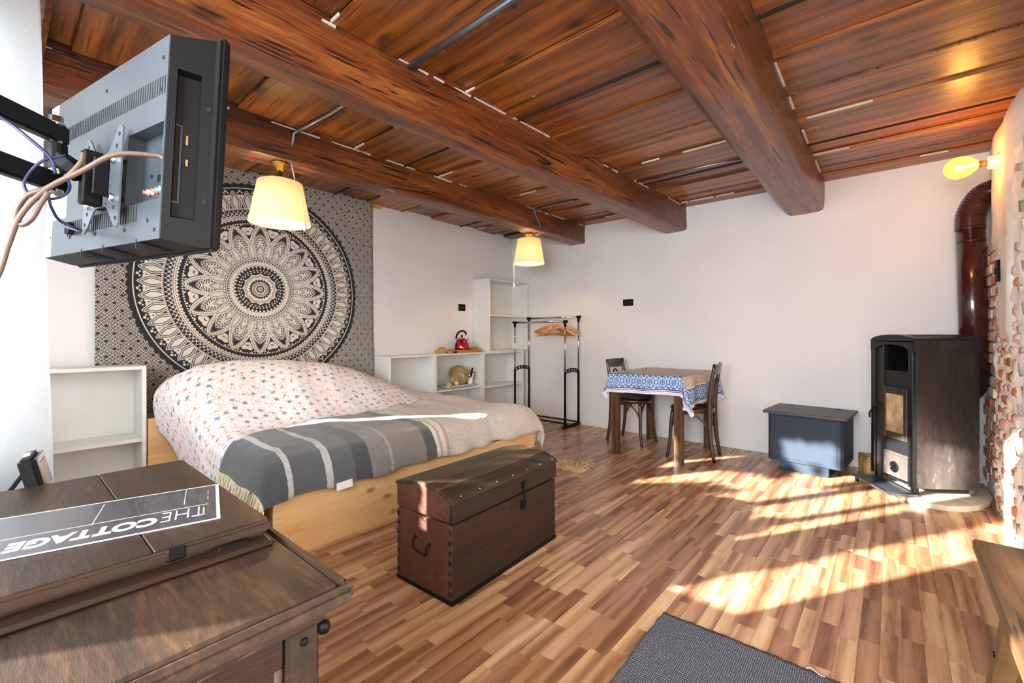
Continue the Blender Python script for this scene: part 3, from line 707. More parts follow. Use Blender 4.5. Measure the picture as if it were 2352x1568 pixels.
def hanger(loc, rz, label, tilt=0):
    t = thing('clothes_hanger', label, 'hanger', loc, rz, 'wooden hangers on the front bar')
    bm = bmesh.new(); n = 22; pr = None
    for i in range(n+1):
        u = -1+2*i/n; y = .215*u; z = -.068-.085*abs(u)**1.25+.012*(1-abs(u)); w = .010; h = .012+.010*(1-abs(u)); x = -.022*abs(u)**2
        ring = [bm.verts.new(p) for p in ((x-w*.5, y, z-h), (x+w*.5, y, z-h), (x+w*.5, y, z+h), (x-w*.5, y, z+h))]
        if pr:
            for k in range(4): bm.faces.new((pr[k], pr[(k+1) % 4], ring[(k+1) % 4], ring[k]))
        else: bm.faces.new(ring)
        pr = ring
    bm.faces.new(pr[::-1]); bmesh.ops.bevel(bm, geom=bm.edges[:], offset=.002, segments=1, affect='EDGES', clamp_overlap=True)
    obj('shoulder_bar', bm, M_hanger, t)
    obj('trouser_bar', T_([(-.02, -.20, -.158), (-.02, .20, -.158)], .005, 8), M_hanger, t, True)
    pts = [(0, 0, -.06), (0, 0, -.035)]+[(0, .016*math.cos(a)-.0, .0035+.016*math.sin(a)) for a in np.linspace(-PI/2, PI*1.05, 14)]
    obj('hook', T_(pts, .0018, 6), M_steel, t, True)
    t.rotation_euler = (rad(tilt), 0, rz)
hx = [(.93, 12, 'hanger farthest left on the front bar'), (.952, 2, 'second wooden hanger from the left on the front bar'), (.974, 20, 'third wooden hanger from the left on the front bar'),
      (.998, 28, 'wooden hanger fourth from the left on the front bar'), (1.03, 40, 'wooden hanger fifth from the left, hanging crosswise'), (1.062, 34, 'wooden hanger nearest the right post of the rack')]
for x, a, lb in hx: hanger((x-.03, -.33, 1.267-.006), rad(-a-28), lb, ((x*1000) % 7-3)*2.2)

# ================================================================== TABLE, CLOTH, CHAIRS
t = thing('dining_table', 'square wooden table under a blue bordered cloth by the back wall', 'table', (2.345, -.53, 0))
TX, TY, TZ = .325, .42, .745
obj('tabletop', B(-TX, TX, -TY, TY, TZ-.03, TZ, .004), M_tablewood, t)
for s_ in (-1, 1):
    obj('apron', B(-TX+.06, TX-.06, s_*(TY-.05)-.01, s_*(TY-.05)+.01, TZ-.12, TZ-.03), M_tablewood, t)
    obj('apron', B(s_*(TX-.05)-.01, s_*(TX-.05)+.01, -TY+.06, TY-.06, TZ-.12, TZ-.03), M_tablewood, t)
    for q in (-1, 1): obj('leg', B(s_*(TX-.033)-.033, s_*(TX-.033)+.033, q*(TY-.033)-.033, q*(TY-.033)+.033, 0, TZ-.03, .003), M_tablewood, t)
def cloth_img(w=1100, h=1300, CW=1.13, CH=1.13):
    x = np.linspace(0, CW, w)[None, :]+np.zeros((h, 1)); y = np.linspace(0, CH, h)[:, None]+np.zeros((1, w))
    e = np.minimum(np.minimum(x, CW-x), np.minimum(y, CH-y)); 
    along = np.where((x == e) | (CW-x == e), y, x)
    base = np.zeros((h, w, 3)); cr = np.array([.84, .77, .70]); wh = np.array([.93, .92, .93]); bl = np.array([.31, .44, .66]); pale = np.array([.74, .81, .90]); nv = np.array([.08, .14, .34])
    rows = (np.abs((y*46) % 1-.5) < .20) & (np.sin(x*420) > -.1) & (np.sin(x*210+np.floor(y*46)*2) > -.6)
    base[:] = cr; base[rows] = np.array([.42, .44, .55])
    b0, b1 = .045, .160
    m = (e > b0) & (e < b1); c = (e-b0)/(b1-b0)-.5; P_ = .105; u = (along/P_) % 1-.5
    d = np.hypot(u*1.25, c*1.1); d2 = np.hypot((np.abs(u)-.5)*1.3, c*1.15)
    f = np.sin(d*24)*.7+np.sin(d2*24+np.sin(np.arctan2(c, u)*6)*.8)*.6+.4*np.sin(np.arctan2(c, u)*8)*np.exp(-d*3)
    pat = bl*(1-.0)+0*f[..., None]; k = np.clip(f*1.5+.5, 0, 1)[..., None]; pat = bl*(1-k)+pale*k
    deep = (np.hypot(u*1.3, c) < .07) | (np.hypot((np.abs(u)-.5)*1.3, np.abs(c)-.15) < .05); pat[deep] = nv*.6+bl*.4
    base[m] = pat[m]; base[(e > b1) & (e < b1+.006)] = nv; base[(e > b1+.006) & (e < b1+.014)] = wh; base[(e < b0)] = wh
    base[(e > b0-.008) & (e < b0-.0)] = nv; base[(e > b0-.020) & (e < b0-.014)] = np.array([.2, .27, .48]); base[(e > .012) & (e < .017)] = np.array([.70, .74, .82])
    return base
M_cloth = image_mat('tablecloth_print', cloth_img(), .85, bump=.15)
CA, CB = TX+.004, TY+.004
def cloth(u, v_):
    s_ = -(CA+.20)+u*(2*CA+.47); q = -(CB+.172)+v_*(2*CB+.33)       # the cloth hangs unevenly
    sx = s_*math.cos(.03)-q*math.sin(.03); q = s_*math.sin(.03)+q*math.cos(.03); s_ = sx
    dx, dy = max(0, abs(s_)-CA), max(0, abs(q)-CB); X_ = max(-CA, min(CA, s_)); Y_ = max(-CB, min(CB, q)); r = math.hypot(dx, dy)
    z = TZ+.003
    if r > 0:
        k = min(1, r/.02); z -= max(0, r-.006)
        nx, ny = dx/r*(1 if s_ > 0 else -1), dy/r*(1 if q > 0 else -1)
        fl_ = .006*k+.035*r/.2*(2*abs(nx*ny)) + (.018*math.sin(s_*22+1)*abs(ny)+.018*math.sin(q*19)*abs(nx))*min(1, r/.12)+.012
        if dx > 0 and dy > 0: fl_ += .03*math.sin(math.atan2(dy, dx)*6)*r/.15
        X_ += nx*max(.004, fl_)*min(1, r/.015+.3); Y_ += ny*max(.004, fl_)*min(1, r/.015+.3)
    return (X_, Y_, z)
o = obj('tablecloth', one(grid, 110, 110, cloth, lambda u, v_: (u, v_)), M_cloth, smooth=True, solid=.0015, loc=(2.345, -.53, 0))
tag(o, 'cream tablecloth with blue paisley border draped over the square table', 'tablecloth')
def chair(label, loc, rz):
    """front is +X, backrest at -X"""
    t = thing('bentwood_chair', label, 'chair', loc, rz, 'bentwood chairs at the table'); m = M_darkwood; SZ = .445
    obj('seat', L_([(.001, SZ-.012), (.165, SZ-.012), (.178, SZ-.006), (.165, SZ-.002), (.001, SZ-.006)], 40, cap=False), m, t, True)
    obj('seat_ring', L_([(.165, SZ-.035), (.185, SZ-.03), (.19, SZ-.012), (.185, SZ+.002), (.172, SZ+.004), (.166, SZ-.006)], 40, cap=False), m, t, True)
    for s_ in (-1, 1):
        obj('front_leg', T_(catmull([(.145, s_*.115, SZ-.03), (.158, s_*.13, .28), (.165, s_*.14, .14), (.185, s_*.15, 0)], 5), [.018]*5+[.016]*5+[.014]*6, 10), m, t, True)
        pts = catmull([(-.205, s_*.15, 0), (-.175, s_*.145, .2), (-.165, s_*.14, .43), (-.175, s_*.145, .62), (-.21, s_*.15, .845)], 5)
        obj('back_post', T_(pts, [.014+.006*math.sin(PI*i/20) for i in range(len(pts))], 10), m, t, True)
    obj('leg_brace', T_(catmull([(.163, -.13, .27), (.155, -.10, .33), (.148, -.05, .385), (.135, 0, .405), (.148, .05, .385), (.155, .10, .33), (.163, .13, .27)], 4), .009, 8), m, t, True)
    for s_ in (-1, 1): obj('leg_brace', T_(catmull([(.15, s_*.132, .27), (.11, s_*.142, .35), (.05, s_*.155, .395), (-.03, s_*.158, .40), (-.11, s_*.152, .35), (-.155, s_*.145, .27)], 4), .009, 8), m, t, True)
    bm = bmesh.new(); n = 16; pr = None
    for i in range(n+1):
        u = -1+2*i/n; y = .15*u; x = -.205-.018*(1-u*u); zt = .845-.004*u*u+.010*(1-abs(u))*0; zb = .755+.008*u*u
        ring = [bm.verts.new(p) for p in ((x-.007, y, zb), (x+.007, y, zb), (x+.007-.01, y, zt), (x-.007-.01, y, zt))]
        if pr:
            for k in range(4): bm.faces.new((pr[k], pr[(k+1) % 4], ring[(k+1) % 4], ring[k]))
        else: bm.faces.new(ring)
        pr = ring
    bm.faces.new(pr[::-1]); smooth_angle(obj('crest_rail', bm, m, t))
    obj('back_hoop', T_(catmull([(-.168, -.075, .44), (-.175, -.07, .6), (-.20, -.045, .70), (-.21, 0, .735), (-.20, .045, .70), (-.175, .07, .6), (-.168, .075, .44)], 5), .009, 8), m, t, True)
    obj('back_hoop', T_(catmull([(-.170, -.035, .44), (-.176, -.032, .58), (-.195, 0, .66), (-.176, .032, .58), (-.170, .035, .44)], 5), .007, 8), m, t, True)
    return t
chair('dark bentwood chair on the left of the table, cushion on its seat', (1.965, -.385, 0), rad(-4))
chair('dark bentwood chair on the right of the table, bare seat', (2.62, -.535, 0), rad(187))
def cush(u, v_):
    a, b = u*2-1, v_*2-1; r = max(abs(a), abs(b)); return (a*.165, b*.165, .02*(1-r**4)+.0)
bm = bmesh.new()
def cushs(sg): grid(bm, 14, 14, lambda u, v_: (lambda p: (p[0], p[1], .018+sg*(.0165*(1-max(abs(u*2-1), abs(v_*2-1))**4)+.001)))(cush(u, v_)))
cushs(1); cushs(-1); bmesh.ops.remove_doubles(bm, verts=bm.verts, dist=.0021)
o = obj('seat_cushion', bm, plain('charcoal_woven_cushion', '34353c', .95, var=.3, scale=80), smooth=True, loc=(1.965, -.385, .447))
tag(o, 'thin charcoal cushion on the seat of the left chair', 'cushion')
# ================================================================== BED
BY0 = lambda x: -3.985+.185*min(1, max(0, (x-.3)/.6))     # the near side runs slightly askew
t = thing('bed_frame', 'low knotty pine bed frame with a plain footboard', 'bed', (0, 0, 0))
obj('footboard', B(1.722, 1.75, -3.80, -1.755, 0, .30, .003), M_pine, t)
obj('side_rail', B(.32, 1.722, -3.80, -3.772, 0, .30, .002), M_pineX, t); obj('side_rail', B(.32, 1.722, -1.783, -1.755, 0, .30, .002), M_pineX, t)
obj('headboard', B(.290, .318, -4.022, -2.40, 0, .55, .002), M_pine, t)
for i in range(8): obj('bed_slat', B(.36+i*.17, .44+i*.17, -3.765, -1.79, .06, .078), M_pine, t)
def topz(x, y):
    tab = ((-4.02, .74), (-3.93, .82), (-3.77, .885), (-3.58, .905), (-3.22, .90), (-2.9, .865), (-2.64, .80), (-2.4, .70), (-2.19, .60), (-1.95, .525), (-1.7, .50))
    zt = .5
    for (a, za), (b, zb) in zip(tab, tab[1:]):
        if a <= y <= b: zt = za+(zb-za)*(y-a)/(b-a)
    if y < tab[0][0]: zt = tab[0][1]
    k = 1-max(0, min(1, (x-.38)/.62)); k = k*k*(3-2*k); k *= .93+.07*min(1, max(0, x-.30)/.12)
    return .495+(zt-.495)*k+.012*noise.noise(Vector((x*3, y*3, 0)))
mt = B(.325, 1.70, -3.76, -1.80, .08, .40, .06, seg=3)
o = obj('mattress', mt, plain('white_ticking', 'e2e0e4', .9), smooth=True); tag(o, 'thick mattress inside the pine bed frame under the covers', 'mattress')
def fold(p, L, r):
    if p < L-r: return p, 0
    a = (p-(L-r))/r
    if a < PI/2: return L-r+r*math.sin(a), r*(1-math.cos(a))
    return L, r+(p-(L-r)-r*PI/2)
def drape(px_, py_, off, Lx, rx_, Ly0, Ly1, ry, ruf=1.0):
    """px_ along the bed, py_ across; both may run past the edges"""
    x, d1 = fold(px_, Lx, rx_); mid = (Ly0(px_)+Ly1)/2
    if py_ < mid: y, d2 = fold(-py_, -Ly0(x), ry); y = -y; sy = -1
    else: y, d2 = fold(py_, Ly1, ry); sy = 1
    z = topz(min(x, Lx), y)+off
    d = math.hypot(d1, d2) if d1 and d2 else max(d1, d2)
    h = max(0, d-.1)
    x += (off+ruf*.020*(.6+.5*math.sin(py_*21+2*math.sin(py_*5)))*min(1, h/.15)) if d1 > .02 else 0
    y += sy*((off+ruf*.018*(.6+.6*math.sin(px_*17+1.5*math.sin(px_*6)))*min(1, h/.15)) if d2 > .02 else 0)
    z += .006*noise.noise(Vector((px_*9, py_*9, 2)))
    # creases fanning from the pillows
    z += ruf*.010*math.sin(py_*19+px_*8+2.5*math.sin(px_*4))*max(0, 1-abs(px_-.85)/.6)*(1 if d2 < .02 else .3)*(.3+max(0, noise.noise(Vector((px_*2.2, py_*2.2, 7))))*2)
    return x, y, max(.02, z-d)
def floral(n=1400):
    q = np.random.RandomState(3); img = np.ones((n, n, 3))*np.array([.93, .91, .925]); yy, xx = np.mgrid[0:n, 0:n]
    cols = {'y': (.86, .66, .32), 'p': (.86, .52, .50), 'g': (.44, .54, .56), 'b': (.50, .60, .68), 's': (.62, .58, .56), 'l': (.60, .62, .56)}
    def blot(cx_, cy_, rx_, ry_, ang, c, al=.9):
        s_ = int(max(rx_, ry_)+2); ys_ = np.arange(cy_-s_, cy_+s_+1) % n; xs_ = np.arange(cx_-s_, cx_+s_+1) % n
        gy, gx = np.mgrid[-s_:s_+1, -s_:s_+1]; u = gx*math.cos(ang)+gy*math.sin(ang); v_ = -gx*math.sin(ang)+gy*math.cos(ang)
        m = (np.clip(1.15-np.sqrt((u/rx_)**2+(v_/ry_)**2), 0, .15)/.15*al)[..., None]
        img[np.ix_(ys_, xs_)] = img[np.ix_(ys_, xs_)]*(1-m)+np.array(c)*m
    G = 13; cell = n/G; k = 0
    for i in range(G):
        for j in range(G):
            cx_, cy_ = int((i+.5+(j % 2)*.5)*cell+q.randint(-14, 14)), int((j+.5)*cell+q.randint(-14, 14)); kind = (i*7+j*5+q.randint(2)) % 5
            a0 = q.rand()*6.28
            for s_ in range(9): blot(cx_+int(math.cos(a0)*(18+s_*5)), cy_+int(math.sin(a0)*(18+s_*5)+5*math.sin(s_)), 5, 2.0, a0, cols['s'], .9)
            if kind in (0, 3):
                for p in range(5): blot(cx_+int(11*math.cos(p*1.257+a0)), cy_+int(11*math.sin(p*1.257+a0)), 8, 6, p*1.257+a0, cols['y'] if kind == 0 else cols['p'])
                blot(cx_, cy_, 4, 4, 0, (.65, .38, .18))
            elif kind in (1, 4):
                for p in range(6): blot(cx_+int(15*math.cos(p*1.0+a0)*(.6+.4*(p % 2))), cy_+int(15*math.sin(p*1.0+a0)), 12, 7, p*1.1+a0, cols['g'] if kind == 1 else cols['b'])
            else:
                for p in range(4): blot(cx_+q.randint(-22, 22), cy_+q.randint(-22, 22), 9, 3, q.rand()*3, cols['p' if p % 2 else 'l'])
            for p in range(18): blot(cx_+q.randint(-50, 50), cy_+q.randint(-50, 50), 7, 2.0, q.rand()*3.1, cols[['s', 'g', 'l', 'p'][q.randint(4)]], .8)
            for p in range(2): blot(cx_+q.randint(-48, 48), cy_+q.randint(-48, 48), 5, 4, 0, cols[['p', 'y'][q.randint(2)]], .85)
    return img
M_floral = image_mat('floral_cotton_print', floral(), .9, bump=.12)
def duv(u, v_):
    px_ = .322+u*(1.755-.322)
    hl = .22+.32*min(1, max(0, (px_-.32)/.4)); hr = .24
    y0 = BY0(px_)-.03-hl; y1 = -1.74+hr; py_ = y0+(y1-y0)*v_
    x, y, z = drape(px_, py_, .006, 1.725, .12, lambda x: BY0(x)-.03, -1.735, .13)
    if y < -3.7: y += .09*min(1, max(0, topz(x, -3.9)-z-.10)/.35)*max(0, 1-(x-.3)/.6)
    return (x, y, z)
o = obj('duvet', one(grid, 110, 170, duv, lambda u, v_: (u*2.2, v_*3.4)), M_floral, smooth=True, solid=.004)
tag(o, 'white floral duvet heaped over the pillows and hanging down the bed', 'duvet')
# blanket: stripes across its length
mbk = NT('wool_stripes'); tcb = mbk.new('ShaderNodeTexCoord'); sep = mbk.new('ShaderNodeSeparateXYZ'); mbk.link(tcb.outputs['UV'], sep.inputs[0])
vb = mbk.coords(jitter=False); nz = mbk.noise(vb, 70, 4, .7); n_ = mbk.math('ADD', sep.outputs['Y'], mbk.math('MULTIPLY', mbk.math('SUBTRACT', nz, .5), .006))
st = [(0, '4c5156'), (.080, 'c2c2c2'), (.090, '53575b'), (.160, 'bdbdbd'), (.174, '55595d'), (.225, '3e4044'), (.262, '817b76'), (.315, 'a09a94'), (.322, '807a74'), (.42, '4f4d4d'), (.452, 'e2dccf'), (.462, 'b9ad9d'), (.472, 'e6e0d4'), (.485, 'b9ad9d'), (.497, 'd2c8b8'), (.66, 'cfc5b5'), (.664, 'ddd5c8'), (.84, 'd2c8ba'), (1, 'd8cfc2')]
cb = mbk.ramp(n_, st, 'CONSTANT'); cb = mbk.mix(cb, mbk.ramp(nz, [(.2, .55), (.8, 1.25)]), .8, 'MULTIPLY')
mbk.set(cb, .95); mbk.b.inputs['Sheen Weight'].default_value = .4; mbk.bump(mbk.noise(vb, 160, 4, .8), .7, .006); M_blanket = mbk.m
def xb(y):
    tab = ((-4.1, 1.42), (-3.85, 1.20), (-3.6, 1.12), (-3.2, 1.03), (-2.7, .98), (-2.0, .84), (-1.6, .86))
    for (a, xa), (b, xb_) in zip(tab, tab[1:]):
        if y <= b: return xa+(xb_-xa)*max(0, (y-a)/(b-a))
    return .86
def blk(u, v_):
    py_ = (-3.82-.13)+v_*(.13+3.82-1.74+.27); b0 = xb(max(-3.85, min(-1.75, py_))); b1 = 1.895+.006*math.sin(py_*9)
    b1 += .006*math.sin(py_*23)
    px_ = b0+(b1-b0)*u
    return drape(px_, py_, .022, 1.755, .17, lambda x: BY0(x)-.035, -1.72, .15, 1.2)
o = obj('wool_blanket', one(grid, 44, 170, blk, lambda u, v_: (u, v_)), M_blanket, smooth=True, solid=.006)
tag(o, 'grey, taupe and cream striped wool blanket laid across the bed foot', 'blanket')
bm = bmesh.new(); q = random.Random(9)
for i in range(42):
    u = .02+.96*i/41; p = Vector(blk(u, 0)); pts = [p+Vector((0, 0, .012))]; 
    for k in range(4): pts.append(pts[-1]+Vector((q.uniform(-.008, .008), q.uniform(-.010, .001), -.019)))
    tube(bm, pts, [.005, .0042, .0042, .0048, .003], 6)
obj('fringe', bm, plain('cream_wool_fringe', 'd9cdb0', .95), o, True)['kind'] = 'stuff'
p = Vector(blk(.985, .20)); obj('care_label', B(-.002, .002, -.045, .045, -.03, .01, M=Matrix.Translation(p+Vector((.006, 0, 0))) @ Matrix.Rotation(rad(3), 4, 'X')), M_white, o)

# ================================================================== OLD TRUNK
t = thing('wooden_chest', 'old dark brown wooden trunk with domed lid on the floor by the bed foot', 'trunk', (2.30, -3.478, 0), rad(2.5))
TW, TL, TB = .352, .768, .322
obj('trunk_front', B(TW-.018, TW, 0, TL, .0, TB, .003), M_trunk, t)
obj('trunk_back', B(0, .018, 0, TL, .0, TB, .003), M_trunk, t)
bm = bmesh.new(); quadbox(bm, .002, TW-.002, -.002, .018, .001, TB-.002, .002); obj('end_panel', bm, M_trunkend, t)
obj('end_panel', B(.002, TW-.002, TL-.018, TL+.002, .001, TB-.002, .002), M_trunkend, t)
obj('base_board', B(-.004, TW+.004, -.004, TL+.004, 0, .022, .003), M_iron, t)
bm = bmesh.new()                                                           # dovetails at the near corners
for k in range(7): quadbox(bm, TW-.0195, TW-.0015, -.0035, .01, .035+k*.042, .055+k*.042); quadbox(bm, .0015, .0195, -.0035, .01, .035+k*.042, .055+k*.042)
obj('dovetail', bm, M_trunk, t)['kind'] = 'stuff'
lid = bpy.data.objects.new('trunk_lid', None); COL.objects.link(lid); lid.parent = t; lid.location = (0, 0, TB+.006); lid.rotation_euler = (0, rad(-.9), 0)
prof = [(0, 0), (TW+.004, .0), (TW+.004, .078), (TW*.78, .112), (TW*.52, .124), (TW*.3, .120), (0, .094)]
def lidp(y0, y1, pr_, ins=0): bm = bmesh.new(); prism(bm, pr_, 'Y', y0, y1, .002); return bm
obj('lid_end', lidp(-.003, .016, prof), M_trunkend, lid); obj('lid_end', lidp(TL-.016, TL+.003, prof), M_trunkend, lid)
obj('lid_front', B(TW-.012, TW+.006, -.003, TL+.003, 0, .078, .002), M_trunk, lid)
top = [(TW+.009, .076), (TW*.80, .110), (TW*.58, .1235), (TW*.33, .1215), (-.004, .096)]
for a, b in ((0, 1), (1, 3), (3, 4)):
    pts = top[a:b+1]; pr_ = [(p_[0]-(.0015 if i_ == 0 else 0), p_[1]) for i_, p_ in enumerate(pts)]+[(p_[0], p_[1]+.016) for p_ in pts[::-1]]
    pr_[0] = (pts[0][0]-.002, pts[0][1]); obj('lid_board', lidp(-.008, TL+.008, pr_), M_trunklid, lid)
bm = bmesh.new()
for k in range(7): lathe(bm, [(.0055, 0), (.004, .003), (.001, .004)], 8, (TW+.001, .05+k*.115, .0985))
obj('nail_head', bm, M_steel, lid, True)['kind'] = 'stuff'
bm = bmesh.new(); tube(bm, catmull([(.13, -.004, .225), (.13, -.016, .222), (.13, -.020, .19), (.145, -.020, .178), (.20, -.020, .170), (.215, -.020, .178), (.218, -.020, .205), (.218, -.004, .215)], 3), .0042, 6)
for xx, zz in ((.13, .225), (.218, .215)): lathe(bm, [(.008, 0), (.008, .004), (.004, .006)], 8, M=Matrix.Translation((xx, -.002, zz)) @ Matrix.Rotation(rad(90), 4, 'X'))
obj('end_handle', bm, M_iron, t, True)
bm = bmesh.new(); quadbox(bm, TW+.006, TW+.010, .455, .487, .02, .055, .001); tube(bm, [(TW+.010, .47, .04), (TW+.014, .472, 0), (TW+.012, .474, -.04)], .005, 6); tube(bm, [(TW+.012, .474+.012*math.cos(a_), -.055+.018*math.sin(a_)) for a_ in np.linspace(0, 2*PI, 12, endpoint=False)], .003, 5, closed=True)
obj('hasp', bm, M_iron, lid)
obj('hasp_staple', B(TW-.0005, TW+.005, .458, .490, TB-.075, TB-.03, .001), M_iron, t); obj('keyhole', B(TW-.0005, TW+.0012, .375, .383, TB-.05, TB-.032, .001), M_black, t)
# cream rug corner behind the trunk
bm = bmesh.new(); q = random.Random(2)
for i in range(260):
    a, b = q.uniform(-.17, .17), q.uniform(-.14, .14)
    if abs(a)+abs(b)*.9 > .24: continue
    p = Vector((a, b, .004)); dr = Vector((q.uniform(-1, 1), q.uniform(-1, 1), .55))*.028; tube(bm, [p, p+dr*.6, p+dr+Vector((0, 0, -.010))], [.004, .003, .001], 4)
quadbox(bm, -.14, .14, -.11, .11, 0, .006, .002)
tag(obj('fur_mat', bm, plain('cream_fleece', 'cbb08a', .95, var=.15), smooth=True, loc=(1.97, -1.55, 0)), 'small cream shaggy mat on the floor behind the trunk', 'mat')

# ================================================================== BLUE-GREY BOX, CRATE
M_slate = plain('slate_blue_lacquer', '28333f', .55, var=.04, scale=6, Specular_IOR_Level=.15)
M_slatetop = plain('slate_top', '363a40', .45, var=.08)
t = thing('storage_box', 'slate blue lidded box on a plinth against the back wall', 'box', (3.485, -.295, 0), rad(-4))
bm = bmesh.new(); prism(bm, [(-.255, -.20), (-.235, -.225), (.235, -.225), (.255, -.20), (.255, .24), (-.255, .24)], 'Z', .075, .455, .004); obj('box_body', bm, M_slate, t)
obj('front_panel', B(-.222, .215, -.229, -.2245, .10, .44, .002), M_slate, t)
bm = bmesh.new(); prism(bm, [(-.285, -.245), (-.270, -.262), (.270, -.262), (.285, -.245), (.285, .25), (-.285, .25)], 'Z', .457, .478, .003); obj('box_lid', bm, M_slatetop, t)
for xx in (-.18, .16): obj('lid_hinge', B(xx-.022, xx+.022, .19, .205, .4775, .481, .001), M_black, t)
obj('plinth', B(-.17, .16, -.205, .16, 0, .075, .003), M_slate, t)
t = thing('wooden_crate', 'small pale wooden crate between the slate box and the stove', 'crate', (3.905, -.145, 0), rad(25))
for s_ in (-1, 1):
    obj('long_side', B(-.085, .085, s_*.062-.005, s_*.062+.005, .0, .15, .001), M_crate, t)
    bm = bmesh.new()
    for z0, z1, y0, y1 in ((0, .10, -.067, .067), (.125, .15, -.067, .067), (.10, .125, -.067, -.028), (.10, .125, .028, .067)): quadbox(bm, s_*.09-.005, s_*.09+.005, y0, y1, z0, z1)
    obj('handle_end', bm, M_crate, t)
obj('crate_base', B(-.085, .085, -.057, .057, 0.001, .008), M_crate, t)
bm = bmesh.new()
for k in range(7): quadbox(bm, -.0855, -.073, -.0685, -.060, .006+k*.021, .016+k*.021)
obj('finger_joint', bm, M_pine, t)['kind'] = 'stuff'

# ================================================================== HEARTH, STOVE, FLUE
M_hearth = plain('sandy_stone_slab', 'b8ab98', .9, var=.1, scale=10, bump=.5)
pts = [(4.03, -.70), (4.08, -.79), (4.167, -.825), (4.262, -.82), (4.34, -.755), (4.41, -.68), (4.47, -.54), (4.50, -.40), (4.50, -.06), (3.95, -.28), (3.93, -.45)]
bm = bmesh.new(); prism(bm, pts, 'Z', 0, .035, .006); tag(obj('hearth_slab', bm, M_hearth), 'rounded sandy stone slab under the stove', 'slab')
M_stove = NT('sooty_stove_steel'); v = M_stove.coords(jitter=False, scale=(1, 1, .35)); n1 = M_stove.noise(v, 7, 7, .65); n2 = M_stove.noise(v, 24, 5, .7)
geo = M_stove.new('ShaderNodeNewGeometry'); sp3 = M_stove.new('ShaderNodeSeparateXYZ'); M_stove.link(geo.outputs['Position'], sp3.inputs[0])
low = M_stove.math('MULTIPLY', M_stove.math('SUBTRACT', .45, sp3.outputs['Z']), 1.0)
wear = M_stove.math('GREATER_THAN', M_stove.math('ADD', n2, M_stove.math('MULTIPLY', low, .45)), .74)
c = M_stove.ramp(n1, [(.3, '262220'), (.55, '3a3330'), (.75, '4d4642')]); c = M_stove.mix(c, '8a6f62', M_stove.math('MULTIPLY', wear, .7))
glare_dust = M_stove.ramp(M_stove.math('ADD', M_stove.math('MULTIPLY', n2, .9), low), [(.35, 0), (.95, 1)]); c = M_stove.mix(c, '9a9088', M_stove.math('MULTIPLY', glare_dust, .32))  # ashy tint painted low on the stove in place of sun glare
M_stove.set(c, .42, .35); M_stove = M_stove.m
M_stoveb = plain('stove_black', '1d1d20', .4, .3)
t = thing('wood_stove', 'tall black steel wood stove with arched front standing in the corner', 'stove', (4.157, -.432, .035), rad(-55))
SWd, SDp, SH = .195, .20, 1.035     # half width, half depth, height
z0 = .045
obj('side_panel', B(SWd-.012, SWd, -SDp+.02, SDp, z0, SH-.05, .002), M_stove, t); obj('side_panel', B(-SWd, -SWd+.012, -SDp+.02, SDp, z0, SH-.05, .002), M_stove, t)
obj('rear_panel', B(-SWd+.012, SWd-.012, SDp-.012, SDp, z0, SH-.05), M_stoveb, t); obj('base_plate', B(-SWd+.01, SWd-.01, -SDp+.02, SDp-.012, z0, z0+.012), M_stoveb, t)
arch = [(-SWd-.006, SH-.075), (-SWd-.006, SH-.015)]+[((SWd+.006)*math.sin(a_), SH-.015+.045*math.cos(a_*1.0)-.0) for a_ in np.linspace(-1.35, 1.35, 13)]+[(SWd+.006, SH-.015), (SWd+.006, SH-.075)]
obj('top_cover', one(lambda bm: prism(bm, [p_ for p_ in arch[1:-1]], 'Y', -SDp-.006, SDp+.006, .002)), M_stoveb, t)
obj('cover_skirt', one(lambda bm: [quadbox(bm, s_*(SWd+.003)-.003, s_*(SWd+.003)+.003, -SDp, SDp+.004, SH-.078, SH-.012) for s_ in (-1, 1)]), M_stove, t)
for k in range(11):
    yy = -SDp+.06+k*.029; xx = .105
    zz = SH-.015+.045*math.cos(math.asin(min(1, xx/(SWd+.006))))
    obj('vent_slot', B(xx-.028, xx+.028, yy, yy+.011, -.0035, .0012, M=Matrix.Translation((0, 0, zz)) @ Matrix.Rotation(0, 4, 'Y')) if False else B(-.028, .028, yy, yy+.011, -.004, .0015, M=Matrix.Translation((xx, 0, zz)) @ Matrix.Rotation(rad(8), 4, 'Y')), M_black, t)
# front: frame posts, arch board, niche, door with glass, ash door
obj('front_post', B(SWd-.042, SWd, -SDp-.004, -SDp+.022, z0, SH-.04, .002), M_stoveb, t); obj('front_post', B(-SWd, -SWd+.04, -SDp-.004, -SDp+.022, z0, SH-.04, .002), M_stoveb, t)
ar = [(x_, z_) for x_, z_ in [((SWd-.042)*math.sin(a_), SH-.080+.040*math.cos(a_)) for a_ in np.linspace(1.4, -1.4, 11)]]
obj('arch_board', one(lambda bm: prism(bm, [(-SWd, SH-.02), (SWd, SH-.02), (SWd, SH-.09), (SWd-.04, SH-.09)]+ar+[(-SWd+.04, SH-.09), (-SWd, SH-.09)], 'Y', -SDp-.006, -SDp+.006)), M_stoveb, t)
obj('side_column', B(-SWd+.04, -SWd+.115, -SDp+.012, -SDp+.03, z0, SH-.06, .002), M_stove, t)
obj('column_rib', B(-SWd+.112, -SWd+.128, -SDp-.002, -SDp+.03, z0, SH-.045, .002), M_stoveb, t)
FX0, FX1 = -SWd+.128, SWd-.042
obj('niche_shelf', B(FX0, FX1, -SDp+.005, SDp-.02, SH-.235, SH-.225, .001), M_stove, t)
obj('niche_back', B(FX0, FX1, SDp-.03, SDp-.02, SH-.225, SH-.05), M_black, t); obj('niche_side', B(FX0-.01, FX0, -SDp+.03, SDp-.03, SH-.225, SH-.05), M_black, t)
obj('upper_plate', B(FX0, FX1, -SDp+.006, -SDp+.014, SH-.335, SH-.237, .001), M_stoveb, t)
